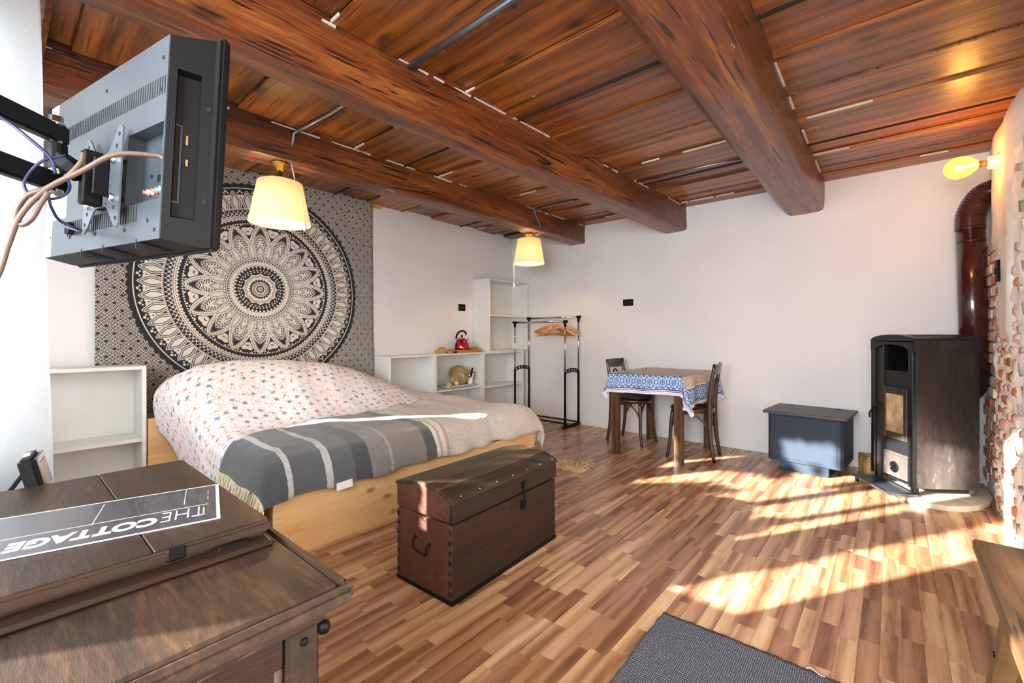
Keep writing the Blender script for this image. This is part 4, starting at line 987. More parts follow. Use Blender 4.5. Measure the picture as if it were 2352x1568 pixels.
dr = bpy.data.objects.new('stove_door', None); COL.objects.link(dr); dr.parent = t
dz0, dz1 = .34, SH-.335
bm = bmesh.new()
for a in ((FX0-.004, FX0+.028, dz0, dz1), (FX1-.028, FX1+.002, dz0, dz1), (FX0+.028, FX1-.028, dz0, dz0+.045), (FX0+.028, FX1-.028, dz1-.05, dz1)): quadbox(bm, a[0], a[1], -SDp-.014, -SDp+.006, a[2], a[3], .003)
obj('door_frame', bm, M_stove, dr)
M_sootglass = plain('smoked_door_glass', 'a38d6e', .25, var=.3, scale=9); obj('door_glass', B(FX0+.028, FX1-.028, -SDp-.006, -SDp-.002, dz0+.045, dz1-.05), M_sootglass, dr)
obj('door_handle', T_(catmull([(FX0+.004, -SDp-.014, .56), (FX0-.004, -SDp-.04, .562), (FX0-.035, -SDp-.05, .53), (FX0-.07, -SDp-.052, .49), (FX0-.068, -SDp-.052, .455)], 4), [.007]*9+[.006]*8, 8), M_iron, dr, True)
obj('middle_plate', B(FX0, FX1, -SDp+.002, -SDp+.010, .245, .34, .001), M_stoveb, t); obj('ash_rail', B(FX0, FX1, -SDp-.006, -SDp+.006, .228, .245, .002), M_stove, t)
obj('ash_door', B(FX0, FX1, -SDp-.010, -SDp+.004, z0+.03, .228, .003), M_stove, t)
Mk = Matrix.Translation(((FX0+FX1)/2, -SDp-.010, .145)) @ Matrix.Rotation(rad(90), 4, 'X')
obj('air_wheel', one(lambda bm: (lathe(bm, [(.038, 0), (.038, .005), (.033, .007), (.030, .004), (.001, .004)], 28, M=Mk, cap=False), quadbox(bm, -.028, .028, -.004, .004, .004, .016, .002, M=Mk @ Matrix.Rotation(rad(45), 4, 'Z')), lathe(bm, [(.010, .004), (.010, .012), (.004, .014)], 12, M=Mk))), M_iron, t)
for a in (-1, 1):
    for b in (-1, 1): obj('stove_foot', B(a*(SWd-.03)-.016, a*(SWd-.03)+.016, b*(SDp-.03)-.016, b*(SDp-.03)+.016, 0, z0, .002), M_steel if (a, b) == (1, 1) else M_stoveb, t)
# flue
M_flue = plain('brown_enamel_flue', '3f1c18', .22, .1, var=.04, Coat_Weight=.5)
M_flueb = plain('black_flue_elbow', '221c1b', .45, .2)
t = thing('flue_pipe', 'brown enamelled flue pipe rising behind the stove into the right wall', 'flue', (4.425, -.24, 0))
fb_, ft = Vector((4.435, -.25, .84)), Vector((4.418, -.15, 1.865)); rel = lambda p_: Vector(p_)-Vector((4.425, -.24, 0))
obj('straight_pipe', T_([rel(fb_), rel(ft)], .077, 40), M_flue, t, True)
def ribbed(pts, r, nrib):
    path = catmull(pts, 12); m = len(path); return T_(path, [r*(1+.035*(1 if (i % 2) else -.2)) for i in range(m)], 32)
obj('upper_elbow', ribbed([rel(ft)+Vector((0, 0, -.01)), rel(ft)+Vector((.004, .0, .09)), rel(ft)+Vector((.045, -.02, .185)), rel(ft)+Vector((.085, -.04, .215)), rel(ft)+Vector((.122, -.055, .222))], .079, 14), M_flue, t, False)
obj('pipe_collar', T_([rel(ft)+Vector((0, 0, -.012-.01)), rel(ft)+Vector((0, 0, -.012))], .0805, 40), M_flue, t, True)
obj('pipe_collar', T_([rel(ft)+Vector((0.003, -.01, -.11)), rel(ft)+Vector((.003, -.01, -.104))], .0788, 40), M_flue, t, True)
obj('lower_elbow', ribbed([rel(fb_)+Vector((0, 0, .01)), rel(fb_)+Vector((-.006, 0.00, -.06)), rel(fb_)+Vector((-.04, .0, -.125)), rel(fb_)+Vector((-.11, -.0, -.155))], .079, 10), M_flueb, t, False)
# metal floor plate in front of the stove
t = thing('floor_plate', 'flat metal tray with raised rim lying on the floor before the stove', 'tray', (0, 0, 0))
P4 = [Vector((3.762, -.43, 0)), Vector((3.975, -.815, 0)), Vector((4.128, -.73, 0)), Vector((3.915, -.35, 0))]; cc = sum(P4, Vector())/4
bm = bmesh.new(); prism(bm, [(p_.x, p_.y) for p_ in P4], 'Z', .036, .041); obj('tray_floor', bm, M_zinc, t)
for i in range(4):
    a, b = P4[i], P4[(i+1) % 4]; ai, bi = a+(cc-a)*.16, b+(cc-b)*.16
    bm = bmesh.new(); prism(bm, [(a.x, a.y), (b.x, b.y), (bi.x, bi.y), (ai.x, ai.y)], 'Z', .0405, .050, .002); obj('tray_rim', bm, M_zinc, t)
for a in P4:
    p_ = a+(cc-a)*.2; obj('tray_foot', L_([(.012, 0), (.012, .037)], 10, (p_.x, p_.y, 0)) if a.x < 3.95 else L_([(.012, .033), (.012, .037)], 10, (p_.x, p_.y, 0)), M_black, t)

# ================================================================== RUG AND BENCH
mr = NT('grey_woven_rug'); v = mr.coords(jitter=False)
w1 = mr.new('ShaderNodeTexWave', wave_type='BANDS', bands_direction='X'); w1.inputs['Scale'].default_value = 52; w1.inputs['Distortion'].default_value = 1.2; mr.link(v, w1.inputs[0])
w2 = mr.new('ShaderNodeTexWave', wave_type='BANDS', bands_direction='Y'); w2.inputs['Scale'].default_value = 36; w2.inputs['Distortion'].default_value = 1.0; mr.link(v, w2.inputs[0])
h = mr.math('MULTIPLY', w1.outputs['Fac'], w2.outputs['Fac']); n1 = mr.noise(v, 240, 3, .7); hh = mr.math('ADD', mr.math('MULTIPLY', h, .7), mr.math('MULTIPLY', n1, .4))
mr.set(mr.ramp(hh, [(.12, '2c2e36'), (.4, '64687a'), (.8, 'b2b5bf')]), .95); mr.bump(hh, 1, .008); M_rug = mr.m
def rugf(u, v_):
    e = .004*noise.noise(Vector((u*40, v_*40, 0))); x = .70*u; y = -1.25*v_
    x += (.006*noise.noise(Vector((v_*30, 1, 0))) if u in (0, 1) else 0); y += (.006*noise.noise(Vector((u*30, 5, 0))) if v_ in (0, 1) else 0)
    return (x, y, .006+.004*math.sin(v_*9+u*4)**2+.003*noise.noise(Vector((u*6, v_*6, 1))))
o = obj('floor_rug', one(grid, 90, 60, rugf), M_rug, smooth=True, solid=.010, loc=(3.318, -2.957, .002)); o.rotation_euler = (0, 0, rad(1.5)); tag(o, 'dark grey coarse woven rug on the floor before the camera', 'rug')
bm = bmesh.new(); q = random.Random(4)
for i in range(70):
    x = q.uniform(0, .70); p_ = Vector((x, .0, .006)); tube(bm, [p_, p_+Vector((q.uniform(-.006, .006), q.uniform(.003, .012), q.uniform(-.003, .002)))], .0009, 4)
obj('loose_thread', bm, M_rug, o)['kind'] = 'stuff'
obj('white_thread', T_(catmull([(.47, .0, .012), (.478, .012, .012), (.49, .006, .013), (.505, -.006, .013), (.52, -.008, .014)], 4), .0013, 5), M_white, o)
t = thing('wooden_bench', 'rough wooden bench at the right edge with splayed legs', 'bench', (4.36, -3.10, 0))
obj('bench_seat', B(-.158, .095, -.60, .565, .385, .42, .006), M_bench, t)
for s_ in (-1, 1):
    yt, yb = .16*s_, .46*s_
    for xo in (-.135, .03):
        bm = bmesh.new(); vs = []
        for y_, z_ in ((yt, .386), (yb, 0)):
            for dx, dy in ((0, -.020), (.045, -.020), (.045, .020), (0, .020)): vs.append(bm.verts.new((xo+dx, y_+dy*1.6, z_)))
        for f in ((0, 3, 2, 1), (4, 5, 6, 7), (0, 1, 5, 4), (1, 2, 6, 5), (2, 3, 7, 6), (3, 0, 4, 7)): bm.faces.new([vs[i] for i in f])
        bmesh.ops.bevel(bm, geom=bm.edges[:], offset=.002, segments=1, affect='EDGES'); obj('leg', bm, M_benchleg, t)
obj('bench_bolt', L_([(.009, 0), (.009, .003)], 10, M=Matrix.Translation((-.135, .33, .17)) @ Matrix.Rotation(rad(-90), 4, 'Y')), M_black, t)

# ================================================================== DESK, LID, LEAFLET, FRAME
DX0, DX1, DY1, DZ = 2.56, 3.42, -4.335, .75; DY0 = -5.25
t = thing('writing_desk', 'old dark oak desk with moulded top in the near left corner', 'desk', (DX0, DY1, 0))
DW, DD = DX1-DX0, DY0-DY1
obj('desk_top', B(0, DW-.012, DD, -.012, DZ-.027, DZ, .004), M_desk, t)
obj('top_nosing', B(DW-.0125, DW+.006, DD, .006, DZ-.028, DZ-.001, .008, seg=3), M_desk, t); obj('top_nosing', B(0, DW-.013, -.0125, .006, DZ-.028, DZ-.0005, .006, seg=3), M_desk, t)
obj('top_moulding', B(.02, DW-.02, DD+.02, -.02, DZ-.052, DZ-.028, .007, seg=2), M_deskdark, t)
obj('corner_bead', L_([(.001, 0), (.007, .002), (.009, .009), (.007, .016), (.001, .018)], 16, (DW-.030, -.024, DZ-.072), cap=False), M_iron, t, True)
for xx in (.03, DW-.075):
    for yy in (-.075, DD+.03): obj('corner_post', B(xx, xx+.045, yy, yy+.045, 0, DZ-.052, .004), M_desk, t)
obj('side_panel', B(.075, DW-.075, -.052, -.040, .12, DZ-.06), M_deskred, t); obj('side_rail', B(.075, DW-.075, -.06, -.034, DZ-.10, DZ-.052, .003), M_deskdark, t)
obj('front_panel', B(DW-.055, DW-.045, DD+.075, -.075, .12, DZ-.05), M_deskred, t)
obj('front_rail', B(DW-.062, DW-.034, DD+.075, -.075, DZ-.095, DZ-.052, .004), M_deskdark, t); obj('front_rail', B(DW-.062, DW-.034, DD+.075, -.075, .08, .13, .003), M_deskdark, t)
obj('panel_bead', one(lambda bm: tube(bm, [(DW-.042, -.082, .13), (DW-.042, -.082, DZ-.095)], .007, 8)), M_desk, t, True)
obj('panel_stile', B(DW-.060, DW-.038, -.115, -.075, .13, DZ-.095, .002), M_deskdark, t)
bm = bmesh.new()
for zz in (.68, .30): lathe(bm, [(.006, 0), (.005, .003), (.001, .004)], 10, M=Matrix.Translation((DW-.030, -.052, zz)) @ Matrix.Rotation(rad(90), 4, 'Y'))
obj('post_peg', bm, M_iron, t)['kind'] = 'stuff'
obj('back_ledge', B(.0, .085, DD+.02, -.004, DZ, DZ+.006, .002), M_pine, t)
t = thing('desk_lid', 'worn brown wooden lid resting raised on the desk top', 'lid', (DX0, DY1, DZ))
LX0, LX1, LY1 = .088, .628, -.022
obj('lid_frame', B(LX0+.01, LX1-.004, DD+.03, LY1-.004, .0005, .018, .003), M_deskdark, t)
obj('lid_board', B(LX0, LX1, -.1775, LY1, .019, .036, .0015), M_desk, t); obj('lid_board', B(LX0, LX1, DD+.03, -.1785, .019, .0355, .0015), M_desk, t)
obj('lid_edge', B(LX1+.0003, LX1+.010, DD+.03, LY1, .017, .0345, .004, seg=2), M_deskdark, t)
obj('lid_hinge', B(LX1+.006, LX1+.013, -.10, -.055, .006, .016, .002), M_iron, t); obj('hinge_mark', B(LX1+.004, LX1+.0115, -.165, -.140, .016, .035, .003), M_black, t)
obj('lid_cleat', B(LX1, LX1+.035, DD+.03, LY1-.002, .0005, .010, .004), M_deskdark, t)
# grille along the back edge
t = thing('metal_grille', 'dark openwork metal strip along the back edge of the desk', 'grille', (DX0+.045, DY1, DZ+.0065))
bm = bmesh.new()
for s_ in (0, 1): quadbox(bm, -.025+s_*.044, -.019+s_*.044, -.30, -.06, 0, .006)
n = 14
for i in range(n):
    y0 = -.30+.24*i/n; y1 = -.30+.24*(i+1)/n
    tube(bm, [(-.022, y0, .003), (.022, y1, .003)], .0025, 4); tube(bm, [(.022, y0, .003), (-.022, y1, .003)], .0025, 4)
    tube(bm, [(.010*math.cos(a_), (y0+y1)/2+.008*math.sin(a_), .004) for a_ in np.linspace(0, 2*PI, 8, endpoint=False)], .002, 4, closed=True)
obj('lattice', bm, M_iron, t)
# leaflet with print
M_leaf = plain('laminated_charcoal_print', '3e3d42', .22, var=.03, Coat_Weight=.3)
M_print = plain('pale_print', 'd0d2d8', .4); M_yel = plain('yellow_print', 'c8b060', .4); M_redp = plain('orange_print', 'c87a5c', .4); M_lam = plain('clear_laminate_edge', 'c9ccd0', .1)
t = thing('leaflet', 'laminated dark leaflet with bold lettering lying on the desk lid', 'leaflet', (3.135, -4.418, DZ+.0362), rad(-90))
# local: +x runs along the sheet to the left of the view, +y towards the back edge
LW, LH = .36, .208
th = rad(-90+6)
t.rotation_euler = (0, 0, rad(-105))
t.location = (3.130, -4.412, DZ+.0363)
obj('laminate', B(0, LW, -LH, 0, 0, .0008), M_lam, t); obj('printed_sheet', B(.006, LW-.006, -LH+.006, -.004, .0008, .0012), M_leaf, t)
TZ_ = .0014
def text(body, x0, x1, y0, y1, mat, bold=0.0):
    """letters as a thin flat mesh filling the given rectangle of the sheet"""
    c = bpy.data.curves.new('lettering', 'FONT'); c.body = body; c.size = .05; c.extrude = .0001; c.offset = bold
    o = bpy.data.objects.new('lettering', c); COL.objects.link(o); bpy.context.view_layer.update()
    me = bpy.data.meshes.new_from_object(o.evaluated_get(bpy.context.evaluated_depsgraph_get())); bpy.data.objects.remove(o); me.materials.clear(); me.materials.append(mat)
    xs_ = [v_.co.x for v_ in me.vertices]; ys_ = [v_.co.y for v_ in me.vertices]; a, b, e, f = min(xs_), max(xs_), min(ys_), max(ys_)
    for v_ in me.vertices: v_.co.x = x0+(v_.co.x-a)/(b-a)*(x1-x0); v_.co.y = y0+(v_.co.y-e)/(f-e)*(y1-y0); v_.co.z += TZ_
    o = bpy.data.objects.new('lettering', me); COL.objects.link(o); o.parent = t; return o
text('THE', .022, .083, -.078, -.032, M_print, bold=-.0009)
text('COTTAGE', .088, .262, -.064, -.026, M_print, bold=.0022)
def line(x0, y0, x1, y1, w=.0012, m=None, nm='rule_line'):
    obj(nm, B(min(x0, x1)-w/2, max(x0, x1)+w/2, min(y0, y1)-w/2, max(y0, y1)+w/2, TZ_-.0001, TZ_+.0001), m or M_print, t)
line(.018, -.087, LW-.02, -.087, .0009); line(.175, -.092, .175, -.19); line(.054, -.107, .054, -.195)
line(.018, -.115, .018, -.135, .002, M_redp, 'orange_mark'); line(.018, -.150, .018, -.168, .002, M_redp, 'orange_mark'); line(.024, -.040, .024, -.070, .0022, M_yel, 'yellow_mark')
# small digital clock
t = thing('digital_clock', 'small dark digital clock leaning on its stand at the desk back', 'clock', (2.605, -4.60, DZ+.0068), rad(-8))
Mt = Matrix.Rotation(rad(12), 4, 'X')
obj('clock_body', B(-.05, .05, -.012, .014, .003, .088, .006, M=Mt, seg=2), M_black, t); obj('front_bezel', B(-.048, .048, .014, .018, .006, .085, .003, M=Mt), M_steel, t)
obj('screen', B(-.038, .038, .018, .0188, .016, .072, M=Mt), M_sootglass, t); obj('top_button', B(-.015, .015, -.006, .006, .087, .091, .0015, M=Mt), M_greyp, t)
obj('prop_leg', one(lambda bm: tube(bm, [(0, -.022, .052), (0, -.052, .002)], .004, 6)), M_black, t)

# ================================================================== TELEVISION ON ITS WALL ARM
tv = thing('television', 'flat television seen from behind, held up by the wall arm', 'television', (0, 0, 0))
n0, f0 = Vector((3.008, -4.393, 1.262)), Vector((2.318, -4.525, 1.282))
dx = (f0-n0); TWd = dx.length; dx.normalize(); back = dx.cross(Vector((0, 0, 1))).normalized()
if back.y > 0: back = -back
up = dx.cross(back); up = up if up.z > 0 else -up
upt = (up-back*math.tan(rad(2.0))).normalized(); bkt = (back+up*math.tan(rad(2.0))).normalized()
Mv = Matrix(((dx.x, bkt.x, upt.x, n0.x), (dx.y, bkt.y, upt.y, n0.y), (dx.z, bkt.z, upt.z, n0.z), (0, 0, 0, 1)))
tv.matrix_world = Mv       # local: x along the set (near edge at 0), y outwards from the back, z up
TH = .415
obj('screen_bezel', B(0, TWd, -.018, .0, 0, TH, .005, seg=2), M_black, tv)
obj('screen_glass', B(.018, TWd-.018, -.0195, -.018, .02, TH-.018), plain('dark_screen', '0c0c10', .08), tv)
BX0, BX1, BZ0, BZ1, BT = .048, TWd-.03, .012, TH-.022, .066
obj('back_shell', one(lambda bm: (lambda A, C: [bm.faces.new([A[i], A[(i+1) % 4], C[(i+1) % 4], C[i]]) for i in range(3)]+[bm.faces.new(A[::-1])])(
    [bm.verts.new(p_) for p_ in ((.02, 0, .004), (TWd-.004, 0, .004), (TWd-.004, 0, TH-.004), (.02, 0, TH-.004))],
    [bm.verts.new(p_) for p_ in ((BX0, BT-.002, BZ0), (BX1, BT-.002, BZ0), (BX1, BT-.002, BZ1), (BX0, BT-.002, BZ1))])), M_black, tv)
# rear face, framed round the connector bay
CX0, CX1, CZ0, CZ1 = BX0+.004, BX0+.155, .088, .232
bm = bmesh.new()
for a in ((BX0, BX1, BZ0, CZ0), (BX0, BX1, CZ1, BZ1), (CX1, BX1, CZ0, CZ1), (BX0, CX0, CZ0, CZ1)): quadbox(bm, a[0], a[1], BT-.008, BT, a[2], a[3])
obj('rear_cover', bm, M_tvgrey, tv)
obj('connector_bay', one(lambda bm: (quadbox(bm, CX0, CX1, BT-.030, BT-.027, CZ0, CZ1), quadbox(bm, CX1, CX1+.003, BT-.030, BT-.008, CZ0, CZ1), quadbox(bm, CX0, CX1, BT-.030, BT-.008, CZ0-.003, CZ0), quadbox(bm, CX0, CX1, BT-.030, BT-.008, CZ1, CZ1+.003))), M_tvgrey, tv)
M_hole = plain('vent_black', '0a0b0d', .8)
def vents(x0, x1, zc, hh, sl, n):
    bm = bmesh.new()
    for i in range(n):
        x = x0+(x1-x0)*i/(n-1); quadbox(bm, x-.0018, x+.0018, BT-.001, BT+.0006, zc-hh/2+sl*(x-x0), zc+hh/2+sl*(x-x0))
    o = obj('vent_slots', bm, M_hole, tv); o['kind'] = 'stuff'
vents(BX0+.008, BX1-.10, .302, .034, 0, 52); vents(BX0+.10, BX1-.16, .070, .034, 0, 32)
# near flank with its sunken port bay
S0, S1 = Vector((.02, 0, 0)), Vector((BX0, BT-.002, 0)); sdir = (S1-S0); sn = Vector((-sdir.y, sdir.x, 0)).normalized()
def fp(s_, z, dep=0): return S0+sdir*s_+Vector((0, 0, z))-sn*dep
bm = bmesh.new(); O_ = [bm.verts.new(p_) for p_ in (fp(0, .004), fp(1, BZ0), fp(1, BZ1), fp(0, TH-.004))]
I_ = [bm.verts.new(p_) for p_ in (fp(.28, .055), fp(.82, .055), fp(.82, .335), fp(.28, .335))]; D_ = [bm.verts.new(p_) for p_ in (fp(.30, .06, .016), fp(.80, .06, .016), fp(.80, .33, .016), fp(.30, .33, .016))]
for i in range(4): k = (i+1) % 4; bm.faces.new((O_[i], O_[k], I_[k], I_[i])); bm.faces.new((I_[i], I_[k], D_[k], D_[i]))
bm.faces.new(D_); obj('side_flank', bm, M_black, tv)
Mf = Matrix(((sdir.x/sdir.length, sn.x, 0, S0.x), (sdir.y/sdir.length, sn.y, 0, S0.y), (0, 0, 1, 0), (0, 0, 0, 1))); sl_ = sdir.length
obj('side_port', one(lambda bm: (quadbox(bm, sl_*.52, sl_*.57, -.016, -.0145, .20, .218, M=Mf), quadbox(bm, sl_*.50, sl_*.55, -.016, -.0145, .16, .172, M=Mf))), M_brass, tv)
bm = bmesh.new()
for z_ in (.09, .27): quadbox(bm, sl_*.05, sl_*.14, -.002, .0012, z_, z_+.008, M=Mf)
obj('flank_clip', bm, M_hole, tv)['kind'] = 'stuff'
Mh = Matrix.Rotation(rad(-90), 4, 'X')
for k, cl in enumerate(('c0563c', 'd8d8d4', '3c8a80', 'c0563c', 'd8d8d4', 'c05a50')):
    Mk = Matrix.Translation((CX0+.028+k*.017, BT-.027, CZ0+.030)) @ Mh
    obj('audio_jack', L_([(.006, 0), (.006, .004), (.0035, .004), (.0035, .012), (.002, .012)], 12, M=Mk), plain('jack_colour', cl, .4), tv, True)
obj('scart_socket', one(lambda bm: (quadbox(bm, CX0+.020, CX0+.072, BT-.027, BT-.021, CZ0+.044, CZ0+.062, .002), quadbox(bm, CX0+.024, CX0+.068, BT-.0215, BT-.0205, CZ0+.048, CZ0+.058))), M_steel, tv)
obj('aerial_socket', L_([(.006, 0), (.006, .01), (.004, .012)], 12, M=Matrix.Translation((CX0+.022, BT-.027, CZ0+.080)) @ Mh), M_steel, tv, True)
obj('aerial_socket', L_([(.006, 0), (.006, .01), (.004, .012)], 12, M=Matrix.Translation((CX0+.024, BT-.027, CZ0+.100)) @ Mh), M_steel, tv, True)
obj('video_port', one(lambda bm: quadbox(bm, CX0+.045, CX0+.060, BT-.027, BT-.023, CZ0+.078, CZ0+.085, .001)), M_steel, tv)
obj('phone_jack', L_([(.004, 0), (.004, .002)], 10, M=Matrix.Translation((CX0+.11, BT-.027, CZ0+.065)) @ Mh), M_hole, tv)
bm = bmesh.new()
for x, z in ((BX0+.02, .355), (BX0+.28, .355), (BX0+.02, .295), (BX0+.05, .05), (BX0+.15, .04), (BX0+.3, .045), (BX0+.45, .05), (BX1-.04, .06), (BX0+.02, .03)): lathe(bm, [(.004, 0), (.004, .001)], 10, M=Matrix.Translation((x, BT, z)) @ Mh)
obj('screw_hole', bm, M_hole, tv)['kind'] = 'stuff'
obj('rating_sticker', one(lambda bm: quadbox(bm, BX1-.14, BX1-.03, BT, BT+.0006, .10, .24)), M_white, tv)
obj('cable_clip', one(lambda bm: quadbox(bm, BX1-.20, BX1-.18, BT, BT+.012, .055, .082, .002)), M_black, tv)
bm = bmesh.new()
for x in (.14, .30, .42): quadbox(bm, x, x+.003, .006, BT+.0008, -.0005, .018)
obj('bottom_seam', bm, M_hole, tv)['kind'] = 'stuff'
# arm: a thing of its own, fixed on the wall behind the desk
arm = thing('wall_mount', 'black double-tube wall arm with plate holding the television', 'wall mount', (0, 0, 0))
cxp = .275
def TVp(x, y, z): return Mv @ Vector((x, y, z))
PB = BT+.0135
bm = bmesh.new()                                  # fish-tail mounting plate
hw, hh = .092, .100; zc = .145
out = [(cxp-hw, zc+hh), (cxp-hw+.012, zc+hh+.004), (cxp-hw+.028, zc+hh-.008), (cxp-.03, zc+hh-.045), (cxp+.03, zc+hh-.045), (cxp+hw-.028, zc+hh-.008), (cxp+hw-.012, zc+hh+.004), (cxp+hw, zc+hh)]
out += [(x, 2*zc-z) for x, z in out[::-1]]
A_ = [bm.verts.new(TVp(x, PB, z)) for x, z in out]; C_ = [bm.verts.new(TVp(x, PB+.003, z)) for x, z in out]
bm.faces.new(A_); bm.faces.new(C_[::-1])
for i in range(len(out)): bm.faces.new((A_[i], A_[(i+1) % len(out)], C_[(i+1) % len(out)], C_[i]))
bmesh.ops.bevel(bm, geom=[e for e in bm.edges if abs((e.verts[0].co-e.verts[1].co).length-.003) < 1e-4], offset=.004, segments=2, affect='EDGES')
M_plate = plain('grey_painted_steel', '5c646c', .35, .4); obj('mounting_plate', bm, M_plate, arm)
def Mt_(x, y, z): return Mv @ Matrix.Translation((x, y, z)) @ Mh
bm = bmesh.new()
for a in (-1, 1):
    for b in (-1, 1):
        for k in (0, 1): lathe(bm, [(.0045, 0), (.0045, .0006)], 8, M=Mt_(cxp+a*(hw-.014-k*.010), PB+.003, zc+b*(hh-.016-k*.022)))
for a in (-.03, -.01, .01, .03):
    for b in (-1, 1): lathe(bm, [(.003, 0), (.003, .0006)], 8, M=Mt_(cxp+a, PB+.003, zc+b*.05))
obj('plate_hole', bm, M_hole, arm)['kind'] = 'stuff'
for x, z in ((cxp-.062, zc+.035), (cxp-.062, zc-.042), (cxp+.06, zc-.045), (cxp+.06, zc+.035)):
    obj('spacer_bolt', one(lambda bm: (lathe(bm, [(.009, .003), (.009, .006), (.006, .010), (.001, .010)], 12, M=Mt_(x, PB, z)), lathe(bm, [(.005, -.013), (.005, .003)], 10, M=Mt_(x, PB, z)))), M_steel, arm, True)
bm = bmesh.new(); quadbox(bm, cxp-.012, cxp+.012, PB+.003, PB+.035, zc-.055, zc+.055, .003, M=Mv); quadbox(bm, cxp-.040, cxp-.034, PB+.003, PB+.028, zc-.038, zc+.038, .002, M=Mv); quadbox(bm, cxp+.01, cxp+.05, PB+.003, PB+.006, zc-.04, zc+.04, .001, M=Mv)
obj('tilt_bracket', bm, M_black, arm)
for b in (-1, 0, 1): obj('bracket_nut', one(lambda bm: lathe(bm, [(.009, 0), (.009, .008), (.005, .008), (.005, .016), (.001, .016)], 6, M=Mt_(cxp+.028, PB+.006, zc+b*.03))), M_steel, arm)
pv = Vector((2.748, -4.585, 0)); w_ = Vector((3.36, -5.215, 0)); sp = TVp(cxp, PB+.035, zc)
obj('pivot_post', T_([pv+Vector((0, 0, 1.375)), pv+Vector((0, 0, 1.53))], .011, 14), M_steel, arm, True)
bm = bmesh.new(); lathe(bm, [(.017, 0), (.017, .05)], 16, (pv.x, pv.y, 1.425)); m_ = (pv+sp)/2
A3 = Vector((pv.x, pv.y, 1.45)); tube(bm, [A3, A3.lerp(sp, .5), sp], [.018, .020, .016], 6)
obj('swivel_bracket', bm, M_black, arm)
dd = (w_-pv).normalized(); sd = Vector((-dd.y, dd.x, 0))
for zc_ in (1.497, 1.400):
    bm = bmesh.new(); A_ = []; C_ = []
    for P__, L__ in ((pv-dd*.02, A_), (w_, C_)):
        for a, b in ((-1, -1), (1, -1), (1, 1), (-1, 1)): L__.append(bm.verts.new(P__+sd*a*.011+Vector((0, 0, zc_+b*.0185))))
    bm.faces.new(A_[::-1]); bm.faces.new(C_)
    for i in range(4): bm.faces.new((A_[i], A_[(i+1) % 4], C_[(i+1) % 4], C_[i]))
    bmesh.ops.recalc_face_normals(bm, faces=bm.faces); bmesh.ops.bevel(bm, geom=bm.edges[:], offset=.004, segments=2, affect='EDGES'); obj('arm_tube', bm, M_black, arm)
    obj('end_cap', L_([(.014, 0), (.012, .003), (.001, .004)], 14, (pv.x, pv.y, zc_+.0185)), M_steel, arm, True)
obj('wall_bracket', B(w_.x-.06, w_.x+.06, -5.298, -5.20, 1.33, 1.57, .004), M_black, arm)
# cables
M_tan = plain('taupe_cable', '5e4c42', .5); M_navy = plain('navy_cable', '1b2350', .4)
def cable(label, pts, r, m, n=7):
    o = obj('cable', T_(catmull(pts, n), r, 8), m, smooth=True); return tag(o, label, 'cable')
def Dp(px, py, d): # a point in the room given as direction and distance from where the cables are seen
    return None
j = TVp(CX0+.022, BT-.012, CZ0+.080)
cable('thick taupe aerial cable curving from the television down to the lower left', [j, j+bkt*.012+Vector((-.008, 0, .004)), (2.926, -4.520, 1.428), (2.903, -4.562, 1.392), (2.878, -4.603, 1.356), (2.858, -4.633, 1.309), (2.856, -4.648, 1.255), (2.855, -4.662, 1.194), (2.85, -4.699, 1.106), (2.87, -4.80, .95), (2.9, -4.95, .80)], .0046, M_tan)
cable('looped end of the taupe cable tied at the arm pivot', [(2.891, -4.559, 1.428), (2.894, -4.563, 1.408), (2.887, -4.582, 1.377), (2.875, -4.605, 1.356), (2.858, -4.627, 1.341), (2.844, -4.639, 1.311), (2.857, -4.634, 1.29), (2.871, -4.622, 1.3), (2.875, -4.612, 1.326), (2.879, -4.602, 1.35)], .0042, M_tan)
cable('thin navy cable running in from the left to the television arm pivot', [(2.835, -4.72, 1.51), (2.837, -4.657, 1.474), (2.849, -4.628, 1.448), (2.859, -4.599, 1.416), (2.853, -4.592, 1.39)], .0026, M_navy)
cable('thin navy cable dropping from the pivot to a clip on the television back', [(2.858, -4.601, 1.347), (2.848, -4.596, 1.327), (2.831, -4.584, 1.31), (2.80, -4.555, 1.303), TVp(BX1-.19, BT+.013, .07)], .0026, M_navy)
cable('thin navy cable loop hanging round the arm pivot', [(2.837, -4.578, 1.433), (2.833, -4.609, 1.412), (2.826, -4.628, 1.378), (2.828, -4.626, 1.355), (2.848, -4.609, 1.342), (2.86, -4.585, 1.349), (2.858, -4.574, 1.369), (2.837, -4.578, 1.397)], .0024, M_navy)

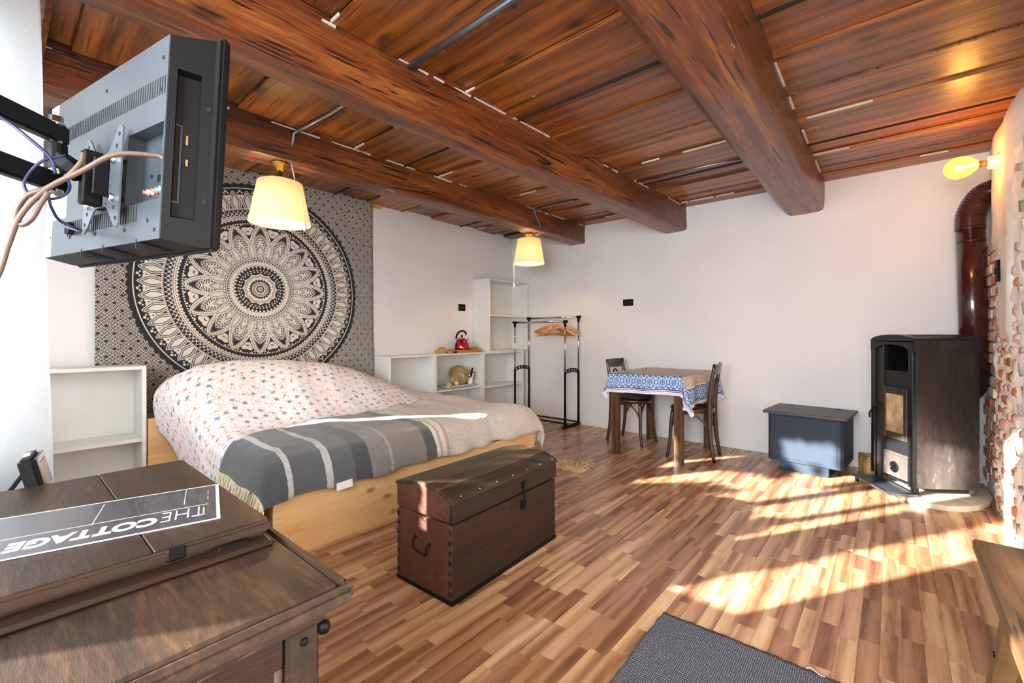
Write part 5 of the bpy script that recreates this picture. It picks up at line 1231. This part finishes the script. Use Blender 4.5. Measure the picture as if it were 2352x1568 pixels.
# ================================================================== CURTAIN
mc = NT('linen_voile'); v = mc.coords(jitter=False); nn = mc.noise(v, 130, 3); mc.set(mc.ramp(nn, [(.3, 'cdd6dc'), (.7, 'e0e6ea')]), .9); mc.bump(mc.noise(v, 6, 5), .25, .02)
tl = mc.new('ShaderNodeBsdfTranslucent'); tl.inputs[0].default_value = (.74, .80, .86, 1); m2 = mc.new('ShaderNodeMixShader'); m2.inputs[0].default_value = .55
mc.link(mc.b.outputs[0], m2.inputs[1]); mc.link(tl.outputs[0], m2.inputs[2]); mc.link(m2.outputs[0], mc.out.inputs[0]); M_curt = mc.m
def curtain(label, x0, x1, yc, amp, waves, ph, zb, far=0):
    def fn(u, v_):
        x = x0+(x1-x0)*u; k = .75+.35*(1-v_)
        return (x, yc+.022*(1-v_)+amp*k*math.sin(u*waves*2*PI+ph+.5*math.sin(v_*3))+.012*noise.noise(Vector((u*5, v_*4, ph))), zb+(2.385-zb)*v_)
    t = thing('curtain', label, 'curtain', (0, 0, 0), 0, 'window curtains')
    obj('curtain_cloth', one(grid, 130, 50, fn), M_curt, t, True)
    for i in range(6): 
        x = x0+(x1-x0)*(i+.5)/6; obj('curtain_ring', T_([(x, yc+.012*math.cos(a_), 2.392+.012*math.sin(a_)) for a_ in np.linspace(0, 2*PI, 12, endpoint=False)], .002, 5, closed=True), M_steel, t)
    return t
curtain('white voile curtain gathered at the left edge of the room, before the window', 1.82, 2.10, -4.628, .062, 3.0, .6, .03)
t = thing('curtain_rail', 'thin metal curtain rail above the window', 'curtain rail', (0, 0, 0))
obj('rail_bar', T_([(.1, -4.635, 2.395), (2.49, -4.635, 2.395)], .006, 10), M_steel, t, True)
for x in (.3, 2.15): obj('rail_bracket', B(x-.01, x+.01, -4.78, -4.63, 2.388, 2.402, .002), M_steel, t)

# ================================================================== OUTSIDE THE WINDOW
mlf = plain('dark_green_leaf', '2c3a20', .7, var=.3)
t = thing('shade_shrub', 'unseen evergreen shrub added outside the window to break up the sun', 'shrub', (0, 0, 0))  # added out of view, leaves placed to mask the sun into streaks
bm = bmesh.new(); q = random.Random(12)
def prof_(x): return 1.20+.05*math.sin(x*9)-.16*max(0, (x-1.25)/.35) + (.05 if .6 < x < .95 else 0) + (.48 if x < .42 else 0)
n = 0
def leaf(wx, wz, dy):
    c_ = Vector((wx+.625*dy, -4.78+dy, wz-.3718*dy)); a_ = q.uniform(0, 6.28); r_ = q.uniform(.022, .045)
    u_ = Vector((math.cos(a_), .3*math.sin(a_*3), math.sin(a_)))*r_*1.6; w2_ = Vector((-math.sin(a_), q.uniform(-.5, .5), math.cos(a_)))*r_*.7
    bm.faces.new([bm.verts.new(c_+p_) for p_ in (-u_, w2_, u_, -w2_)])
for k in range(1500):                                                # higher leaves, gapped to shape the sun patches
    wx, wz = q.uniform(.26, 1.18), q.uniform(1.50, 2.10)
    if .64 < wx < 1.06 and 1.60+.05*math.sin(wx*30) < wz < 1.86 or (.80 < wx < 1.12 and wz < 1.62): continue
    leaf(wx, wz, q.uniform(-1.15, -.45))
for k in range(420): leaf(q.uniform(-.12, .27), q.uniform(1.66, 2.12), q.uniform(-1.1, -.5))
while n < 5200:
    wx, wz = (q.uniform(.26, .44), q.uniform(.55, 1.72)) if n % 4 == 0 else (q.uniform(1.74, 1.99), q.uniform(.60, 2.1)) if n % 4 == 1 else (q.uniform(.26, 1.62), q.uniform(.55, 1.35))
    lim = prof_(wx)
    if wx < 1.7 and wz > lim+q.gauss(0, .03): continue
    dy = q.uniform(-1.15, -.45); c_ = Vector((wx+.625*dy, -4.78+dy, wz-.3718*dy)); a_ = q.uniform(0, 6.28); r_ = q.uniform(.022, .045)
    u_ = Vector((math.cos(a_), .3*math.sin(a_*3), math.sin(a_)))*r_*1.6; w2_ = Vector((-math.sin(a_), q.uniform(-.5, .5), math.cos(a_)))*r_*.7
    f = bm.faces.new([bm.verts.new(c_+p_) for p_ in (-u_, w2_, u_, -w2_)]); n += 1
o = obj('shade_foliage', bm, mlf, t); o['kind'] = 'stuff'
bm = bmesh.new()
for k in range(9): x_ = -.25+k*.17; tube(bm, [(x_, -5.6, 0), (x_+.04, -5.62, .8), (x_+q.uniform(-.08, .08), -5.65, 1.35)], [.02, .014, .006], 6)
obj('stem', bm, M_beam, t)['kind'] = 'stuff'
